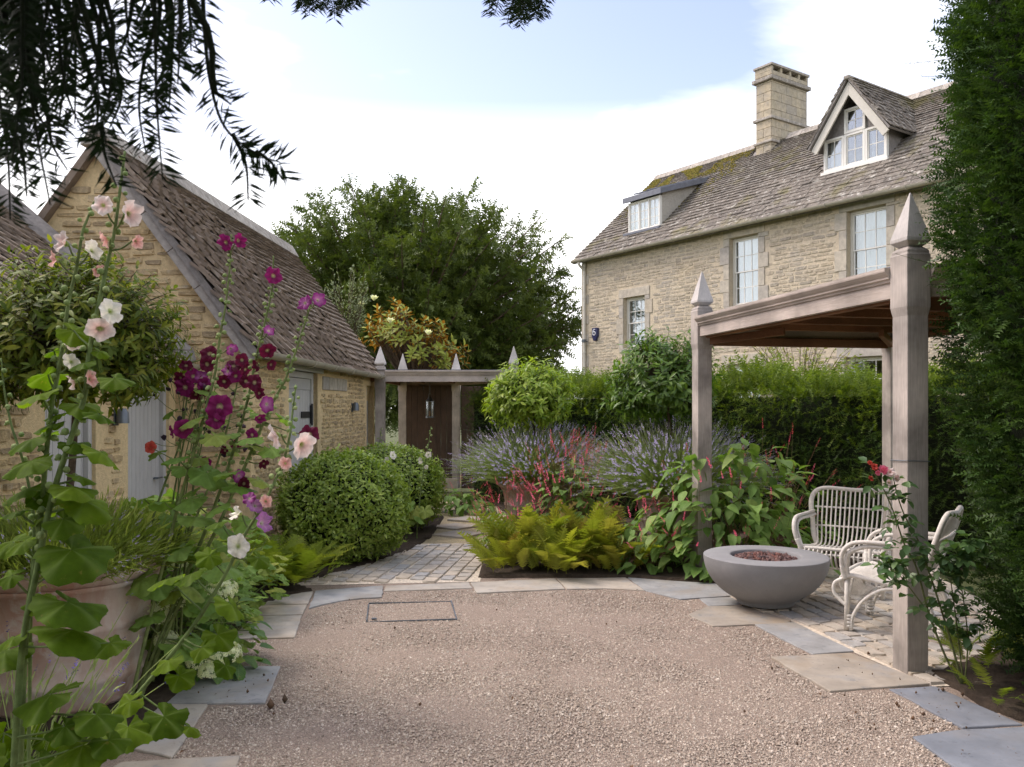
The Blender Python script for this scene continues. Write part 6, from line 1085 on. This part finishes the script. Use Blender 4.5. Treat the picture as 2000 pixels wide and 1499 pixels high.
hollyhock('wine and plum-flowered hollyhock in the thick of the flower bed', pI, (4.9, 4.8), .009, [(472, 704, .055, 'wine', .1, .2), (456, 716, .052, 'wine', -.2, 0), (478, 722, .048, 'wine', .7, -.2), (446, 726, .05, 'purple', -.7, .2), (438, 745, .05, 'wine', -.4, -.2), (480, 745, .05, 'wine', .3, -.5), (460, 735, .05, 'magenta', .1, .1), (460, 872, .05, 'wine', .2, -.4), (440, 880, .045, 'wine', -.4, -.2), (400, 905, .05, 'magenta', .2, 0), (382, 902, .045, 'purple', -.4, .1), (294, 874, .045, 'red', 0, .1)], auto_leaves(pI, 780, 1150, 34, (.1, .18), (30, 62), 15), (.6, .97, 18), 'holly_leaf_b', .017, .82, .7)
for i, (pts, fl) in enumerate((([(842, 833), (838, 862), (830, 905), (822, 960), (815, 1030)], [(836, 888, .05, 'cream', .4, 0), (824, 900, .05, 'cream', -.9, 0), (832, 912, .03, 'cream', .1, -.6)]), ([(806, 868), (803, 905), (798, 960), (795, 1030)], [(767, 890, .05, 'cream', .6, .1), (758, 900, .045, 'cream', -.8, 0)]), ([(745, 835), (741, 872), (739, 920), (738, 1000)], [(741, 893, .05, 'cream', .9, .2), (737, 908, .04, 'cream', -.8, -.3)]))):
    hollyhock(('cream hollyhock stalk in front of the dark board gate', 'short cream hollyhock against the second clipped shrub', 'cream hollyhock beside the porch post next to the barn')[i], pts, 10.35 if i < 2 else 11.85, .009, fl, [(pts[-1][0] + k, 985 + 12*j, .2, .5*j-.5, .5, .4) for j, k in enumerate((-20, 14, 4))], (.4, 1, 22), 'holly_leaf_b', .028, 1, .8)
# spent dark seed heads among the hollyhocks
n = 46; T = np.array([P(rng.normal(395, 48), rng.normal(820, 55), rng.uniform(4.7, 5.0)) for _ in range(n)]); sh = thing('spent_hollyhock', 'hollyhock stalks with shrivelled near-black flowers below the wine blooms', 'hollyhock', (-1.95, 4.85, .03))
A = rot_rand(n, rng.uniform(.018, .034, n), (1, .8, 1.2)); pieces(sh, 'seed_head', [T_ico(0, i, .25) for i in range(3)], A, T, rng.integers(0, 3, n), M['spent'], 60)
g = np.repeat(np.array([(-2.0, 4.9, .03), (-1.9, 4.8, .03), (-2.1, 4.95, .03)]), 3, 0); e = np.array([P(rng.normal(395, 40), rng.uniform(720, 800), 4.85) for _ in range(9)]); V, q, C, _ = strands(g, (g+e)/2 + np.array((-.05, 0, .2)), e, .006, .003, 8, 5)
V2, q2, _, _ = strands(T, (T + C[rng.integers(0, 9, n), 6])/2, np.array([C[:, 3:, :].reshape(-1, 3)[np.argmin(np.linalg.norm(C[:, 3:, :].reshape(-1, 3)-p, axis=1))] for p in T]), .0018, .0022, 3, 3); put_batch('stem', [raw_item(V, q), raw_item(V2, q2)], [M['holly_stem']], sh, None)
# ------------------------------------------------------------------ leafy filler of the left bed (young mallow shoots)
def leafy(label, name, cat, c, ax, n, size, temps, mat, stemmat, nst=24, el_lo=-.2, limit=120, face=.6, droop=.35, dome=True, lname='leaf', normal_up=.9):
    t = thing(name, label, cat, (c[0], c[1], .03)); c = np.array((c[0], c[1], .05)); ax = np.array(ax); se = rng.uniform(max(el_lo, .03), 1, n); az = rng.uniform(0, 2*math.pi, n); ce = np.sqrt(1-se**2); d = np.column_stack([np.cos(az)*ce, np.sin(az)*ce, se]); r = 1 - .55*rng.random(n)**1.8; T = c + d*ax*r[:, None]
    D = nrm(d*np.array((1, 1, .3)) + rdir(n)*.5 - UP*droop); A = frames(D, nrm(UP*normal_up + d*face + rdir(n)*.3))*(size*rng.uniform(.55, 1.15, n))[:, None, None]; pieces(t, lname, temps, A, T, rng.integers(0, len(temps), n), mat, limit, 'small_leaves', True)
    k = rng.integers(0, n, nst); b = c + rng.normal(0, .08, (nst, 3))*np.array((1, 1, 0)); V, q, _, _ = strands(b, (b + T[k])/2 + UP*.12, T[k], .005, .0025, 5, 4); j = rng.integers(0, nst, n); f = rng.uniform(.5, 1, n)[:, None]; mid = (b[j] + T[k[j]])/2 + UP*.12; S = (1-f)**2*b[j] + 2*f*(1-f)*mid + f*f*T[k[j]]
    near = np.linalg.norm(S-T, axis=1) < .35; V2, q2, _, _ = strands(S[near], (S+T)[near]/2 + UP*.01, T[near], .0022, .0016, 3, 3); put_batch('stems', [raw_item(V, q), raw_item(V2, q2)], [stemmat], t, None); return t
leafy('bushy green mallow foliage below the wine hollyhocks', 'mallow_clump', 'mallow', (-2.2, 5.3), (.62, .5, 1.05), 420, .08, PALM, M['holly_leaf_b'], M['holly_stem'], 50, droop=.25)
leafy('low mallow foliage between hydrangea and the shrub overhanging the cobbles', 'mallow_clump', 'mallow', (-2.2, 6.5), (.5, .6, .75), 240, .09, PALM, M['holly_leaf_b'], M['holly_stem'], 40)
leafy('large rough mallow leaves at the foot of the tallest hollyhock', 'mallow_clump', 'mallow', (-1.98, 3.3), (.34, .3, .4), 16, .2, PALM, M['holly_leaf'], M['holly_stem'], 16)
# ------------------------------------------------------------------ hydrangea
hl = [T_leaf(4, .68, .1, .3, .42), T_leaf(4, .62, .16, .2, .45)]
hy = leafy('white mophead hydrangea beside the largest terracotta pot', 'hydrangea', 'hydrangea', (-1.95, 5.3), (.4, .34, .5), 110, .13, hl, M['hyd_leaf'], M['holly_stem'], 22, droop=.4)
FLT = MB(); FLO = (np.array([(x, y, z) for a in range(4) for x, y, z in ((0, 0, 0), (math.cos(a*1.571-.5), math.sin(a*1.571-.5), .15), (1.35*math.cos(a*1.571), 1.35*math.sin(a*1.571), .05), (math.cos(a*1.571+.5), math.sin(a*1.571+.5), .15))]), [(a*4, a*4+1, a*4+2, a*4+3) for a in range(4)])
for (x, y, Yh, s) in ((345, 1172, 5.1, .085), (305, 1203, 5.05, .08), (440, 1278, 4.95, .085), (345, 1097, 5.5, .075), (425, 1162, 5.3, .09), (392, 1290, 5.0, .075), (325, 1250, 5.0, .06), (410, 1312, 4.95, .06), (440, 1150, 5.45, .07)):
    Yh -= .25; s *= 1.1; c = np.array(P(x, y, Yh)); n = 170; d = rdir(n); d[:, 2] = np.abs(d[:, 2])*1.0 - .35; d = nrm(d); T = c + d*s*np.array((1, 1, .8))*rng.uniform(.9, 1.02, (n, 1)); A = frames(nrm(np.cross(d, rdir(n))), d)*(rng.uniform(.008, .0115, n))[:, None, None]
    o = put_batch('flower_head', [(FLO, A, T, rng.random(n), 0)], [M['hyd_fl']], hy, None); V, q, _, _ = strands(np.array([(-1.95, 5.3, .05)]), np.array([(c + (-1.95, 5.3, .05))/2]) + UP*.12, np.array([c]), .005, .004, 6, 5); put_batch('stalk', [raw_item(V, q)], [M['holly_stem']], hy, None)
# ------------------------------------------------------------------ persicaria
pl = [T_leaf(5, .62, .14, .3, .36), T_leaf(5, .56, .2, .42, .38), T_leaf(5, .66, .1, .2, .34)]
def persicaria(label, c, ax, n, size, nsp, sp_len, sp_up, limit=200, spread=1.0):
    t = leafy(label, 'persicaria', 'persicaria', c, ax, n, size, pl, M['persic_leaf'], M['persic_stem'], 40, limit=limit, droop=.4, face=.55)
    se = rng.uniform(.15, 1, nsp); az = rng.uniform(0, 2*math.pi, nsp); ce = np.sqrt(1-se**2); d = np.column_stack([np.cos(az)*ce, np.sin(az)*ce, se]); P0 = np.array((c[0], c[1], .05)) + d*np.array(ax)*.85; P2 = P0 + nrm(d*np.array((.6, .6, .3)) + UP*.8 + rdir(nsp)*.3)*(sp_up*rng.uniform(.5, 1.2, nsp))[:, None]; V, q, _, _ = strands(P0, (P0+P2)/2 + d*.03, P2, .0022, .0014, 4, 3)
    put_batch('flower_stalks', [raw_item(V, q)], [M['persic_stem']], t, None); A = frames(nrm(P2-P0 + rdir(nsp)*.05), rdir(nsp))*(sp_len*rng.uniform(.7, 1.25, nsp))[:, None, None]; pieces(t, 'flower_spike', [T_spike(26, 40+i, .1) for i in range(3)], A, P2, rng.integers(0, 3, nsp), M['persic_fl'], 100, 'flower_spikes', True)
persicaria('big-leaved persicaria with sparse red spikes behind the fire bowl', (2.2, 8.38), (.98, .56, 1.28), 520, .19, 60, .12, .2, 300)
persicaria('persicaria with dense crimson spikes between the two lavender pots', (.72, 9.85), (.55, .45, .9), 300, .15, 210, .13, .45, 160)
persicaria('persicaria with crimson spikes in front of the path lavender pot', (.0, 9.75), (.36, .45, .45), 130, .13, 80, .12, .32, 80)
persicaria('low persicaria with red spikes beside the golden ferns', (1.32, 8.42), (.34, .3, .52), 110, .16, 30, .11, .18, 80)
persicaria('small persicaria at the shady end of the gravel path', (-.72, 13.0), (.42, .4, .3), 90, .17, 16, .12, .2, 50)
persicaria('tall thin persicaria spikes against the hedge behind the arbour', (2.95, 9.35), (.45, .25, 1.1), 120, .12, 24, .12, .5, 60)
persicaria('persicaria with crimson spikes between the lavender pots and the hedge', (.95, 10.9), (.5, .35, .85), 120, .12, 100, .13, .5, 60)
# ------------------------------------------------------------------ magnolia, olive and wall climber behind
def magnolia():
    t = thing('magnolia', 'magnolia with glossy leaves, rusty undersides and cream flowers behind the porch', 'tree', (-2.0, 18.9, -.08)); c = np.array((-2.2, 18.9, 2.95)); mb = MB(); mb.tube(spline([(-2.0, 18.9, -.08), (-2.05, 18.9, 1), (-2.2, 18.9, 2.2), (-2.5, 18.9, 3.8)], 5), [.09, .08, .06, .02], 8)
    T, D, N = [], [], []; tips = []
    for i in range(150):
        d = rdir(1)[0]; d[2] = abs(d[2])*1.1 - .35; x = rng.uniform(-1, 1); tip = c + d*np.array((1.25, 1.0, 1.05))*rng.uniform(.55, 1.05) + np.array((0, 0, .35 if d[0] < -.1 else -.1)); tips.append(tip); sd = nrm(d + UP*.9)
        for k in range(9):
            a = k*2.4; e1 = nrm(np.cross(sd, (.3, .5, .1))); e2 = np.cross(sd, e1); rd = e1*math.cos(a) + e2*math.sin(a); T.append(tip - sd*.02*k); D.append(nrm(rd*(.55+.08*k) + sd*(.75-.08*k))); N.append(nrm(sd - rd*.4 + rdir(1)[0]*.3))
    T, D, N = map(np.array, (T, D, N)); A = frames(D, N)*rng.uniform(.13, .21, len(T))[:, None, None]; pieces(t, 'leaf', [T_leaf(3, .36, .12, .1, .5), T_leaf(3, .4, .16, .25, .5)], A, T, rng.integers(0, 2, len(T)), M['mag'], 160, 'crown', True); tp = np.array(tips); s0 = np.tile((-2.15, 18.9, 1.9), (150, 1)) + rng.normal(0, .08, (150, 3)); V, q, _, _ = strands(s0, (s0+tp)/2 + UP*.1, tp, .02, .006, 4, 4); put_batch('branches', [raw_item(V, q)], [M['bark']], t, None); mb.build('trunk', M['bark'], t, True, smooth=True)
    for x, y in ((730, 588), (762, 632), (836, 655), (705, 600)):
        p = np.array(P(x, y, 18.1)); n = 8; a = np.arange(n)*2.4; d = np.column_stack([np.cos(a), np.sin(a), .6+.1*np.arange(n)]); put_batch('flower', scat([T_leaf(3, .7, .25, -.2, .5)], nrm(d), nrm(UP - d*.5), np.tile(p, (n, 1)), .14*np.ones(n)), [M['mag_fl']], t, None)
magnolia()
def wispy(label, name, cat, base, c, ax, n, leaf, mat, ns):
    t = thing(name, label, cat, base); se = rng.uniform(-.6, 1, ns); az = rng.uniform(0, 2*math.pi, ns); ce = np.sqrt(1-se**2); d = np.column_stack([np.cos(az)*ce, np.sin(az)*ce, se]); P2 = np.array(c) + d*np.array(ax)*rng.uniform(.7, 1.1, (ns, 1)) + UP*.2; P0 = np.tile(base, (ns, 1)) + rng.normal(0, .04, (ns, 3)); P1 = np.array(c) + d*np.array(ax)*.3; V, q, _, _ = strands(P0, P1, P2, .012, .003, 6, 4); put_batch('branches', [raw_item(V, q)], [M['twig']], t, None)
    k = rng.integers(0, ns, n); f = rng.uniform(.45, 1, n)[:, None]; T = (1-f)**2*P0[k] + 2*f*(1-f)*P1[k] + f*f*P2[k]; put_batch('crown', scat([T_leaf(2, .3, .1, .2, .5)], nrm(nrm(P2[k]-P1[k]) + rdir(n)*.8), rdir(n), T, leaf*rng.uniform(.7, 1.2, n)), [mat], t)
wispy('silvery olive rising just behind the barn roof', 'olive_tree', 'tree', (-3.5, 17.4, -.08), (-3.42, 17.4, 3.6), (.55, .5, .75), 1800, .07, M['olive'], 90)
wispy('pale climber on the house wall above the hedge', 'wall_climber', 'climber', (6.1, 17.6, -.08), (5.95, 17.5, 2.3), (1.2, .5, .75), 1500, .1, M['climber'], 90)
wispy('sprawling yellow-green shrub between hedge and house wall', 'garden_shrub', 'shrub', (4.6, 16.2, -.08), (4.7, 16.2, 1.9), (.9, .5, .6), 1300, .1, M['climber'], 70)
# ------------------------------------------------------------------ climbing rose at the front post
ro = thing('climbing_rose', 'climbing rose with pink blooms tied against an arbour post', 'rose', tuple(G(1880, 1338, .03)))
Yr = 4.93; canes = [[(1880, 1340), (1850, 1290), (1815, 1200), (1790, 1110), (1765, 1060), (1745, 1000), (1720, 945), (1700, 915)], [(1880, 1340), (1862, 1270), (1835, 1180), (1812, 1110), (1795, 1060), (1768, 1010), (1752, 965), (1742, 920)], [(1882, 1340), (1872, 1250), (1862, 1170), (1850, 1110), (1822, 1075)], [(1884, 1340), (1890, 1250), (1880, 1160), (1868, 1100), (1880, 1060)], [(1815, 1200), (1770, 1140), (1735, 1100), (1715, 1090)], [(1850, 1130), (1880, 1090), (1905, 1060)]]
mb = MB(); LT, LD = [], []
for c in canes:
    p = spline([np.array(P(x, y, Yr - .0*i)) for i, (x, y) in enumerate(c)], 8); mb.tube(p, [.007, .005, .0025] if len(c) > 6 else [.005, .003, .002], 6); k = rng.uniform(.25, 1, 34); i = (k*(len(p)-1)).astype(int); LT.append(p[i] + rng.normal(0, .035, (34, 3))); 
mb.build('canes', M['rose_stem'], ro, True, smooth=True); LT = np.concatenate(LT); n = len(LT); its = []
D = nrm(rdir(n) + np.array((0, -.3, -.15))); 
for ang in (0, .95, -.95):
    sd = nrm(np.cross(D, UP)); Dk = nrm(D*math.cos(ang) + sd*math.sin(ang)); its.append((LT + (D*.03 if ang == 0 else D*.012), Dk))
T = np.concatenate([a for a, _ in its]); Dn = np.concatenate([b for _, b in its]); A = frames(Dn, nrm(UP + rdir(len(T))*.5))*rng.uniform(.045, .078, len(T))[:, None, None]; pieces(ro, 'leaf', [T_leaf(3, .62, .15, .2, .45)], A, T, np.zeros(len(T), int), M['rose_leaf'], 150, 'small_leaves', True)
for (x, y, s, c) in ((1722, 920, .03, 'rose'), (1712, 926, .022, 'rose'), (1738, 925, .03, 'pink'), (1748, 935, .026, 'pink'), (1706, 914, .022, 'red'), (1698, 905, .016, 'red'), (1735, 944, .02, 'pink'), (1700, 936, .018, 'red')):
    p = np.array(P(x, y, Yr - .03)); nv = nrm(np.array((rng.normal(0, .5), -1, .5))); b = None
    for k, (f, cup) in enumerate(((1, .5), (.75, .9), (.5, 1.3))): o = flower(ro if b is None else b, p + nv*s*.1*k, nrm(nv + rng.normal(0, .1, 3)), s*f, c, cup, 'bloom' if b is None else 'petals'); b = b or o
# ------------------------------------------------------------------ fallen leaves and crumbs of soil
n = 230; pts = pts_in(yard, 700, -2, 2.8, 3.6, 8)[:60]; extra = np.array([G(rng.uniform(300, 560), rng.uniform(1290, 1380), .02)[:2] for _ in range(45)] + [G(rng.uniform(1500, 1990), rng.uniform(1270, 1480), .02)[:2] for _ in range(50)] + [G(rng.uniform(1700, 1900), rng.uniform(1340, 1440), .02)[:2] for _ in range(40)]); pts = np.concatenate([pts, extra]); n = len(pts)
o = put('fallen_leaves', batch_mesh('fallen_leaves', scat([T_leaf(2, .6, .3, .3, .5), T_octa(2)], nrm(rdir(n)*(1, 1, .2)), nrm(UP + rdir(n)*.3), np.column_stack([pts, np.full(n, .022)]), rng.gamma(2.5, .0045, n) + .003), [M['litter']]), kind='stuff'); tag(o, 'scattered dead leaves and soil crumbs on gravel and flagstones', 'fallen leaves')

# ------------------------------------------------------------------ repeats share a group
GROUPS = {'hollyhock': 'hollyhocks in the flower bed and by the porch', 'fern': 'ferns along the bed edges', 'persicaria': 'red-spiked persicaria clumps', 'lavender': 'lavender plants', 'laurel_standard': 'laurel standards in terracotta pots', 'clipped_shrub': 'clipped evergreen shrubs by the path', 'wall_lamp': 'zinc wall lamps', 'mallow_clump': 'mallow foliage clumps'}
for o in scene.objects:
    if o.parent is None and o.name.split('.')[0] in GROUPS: o['group'] = GROUPS[o.name.split('.')[0]]
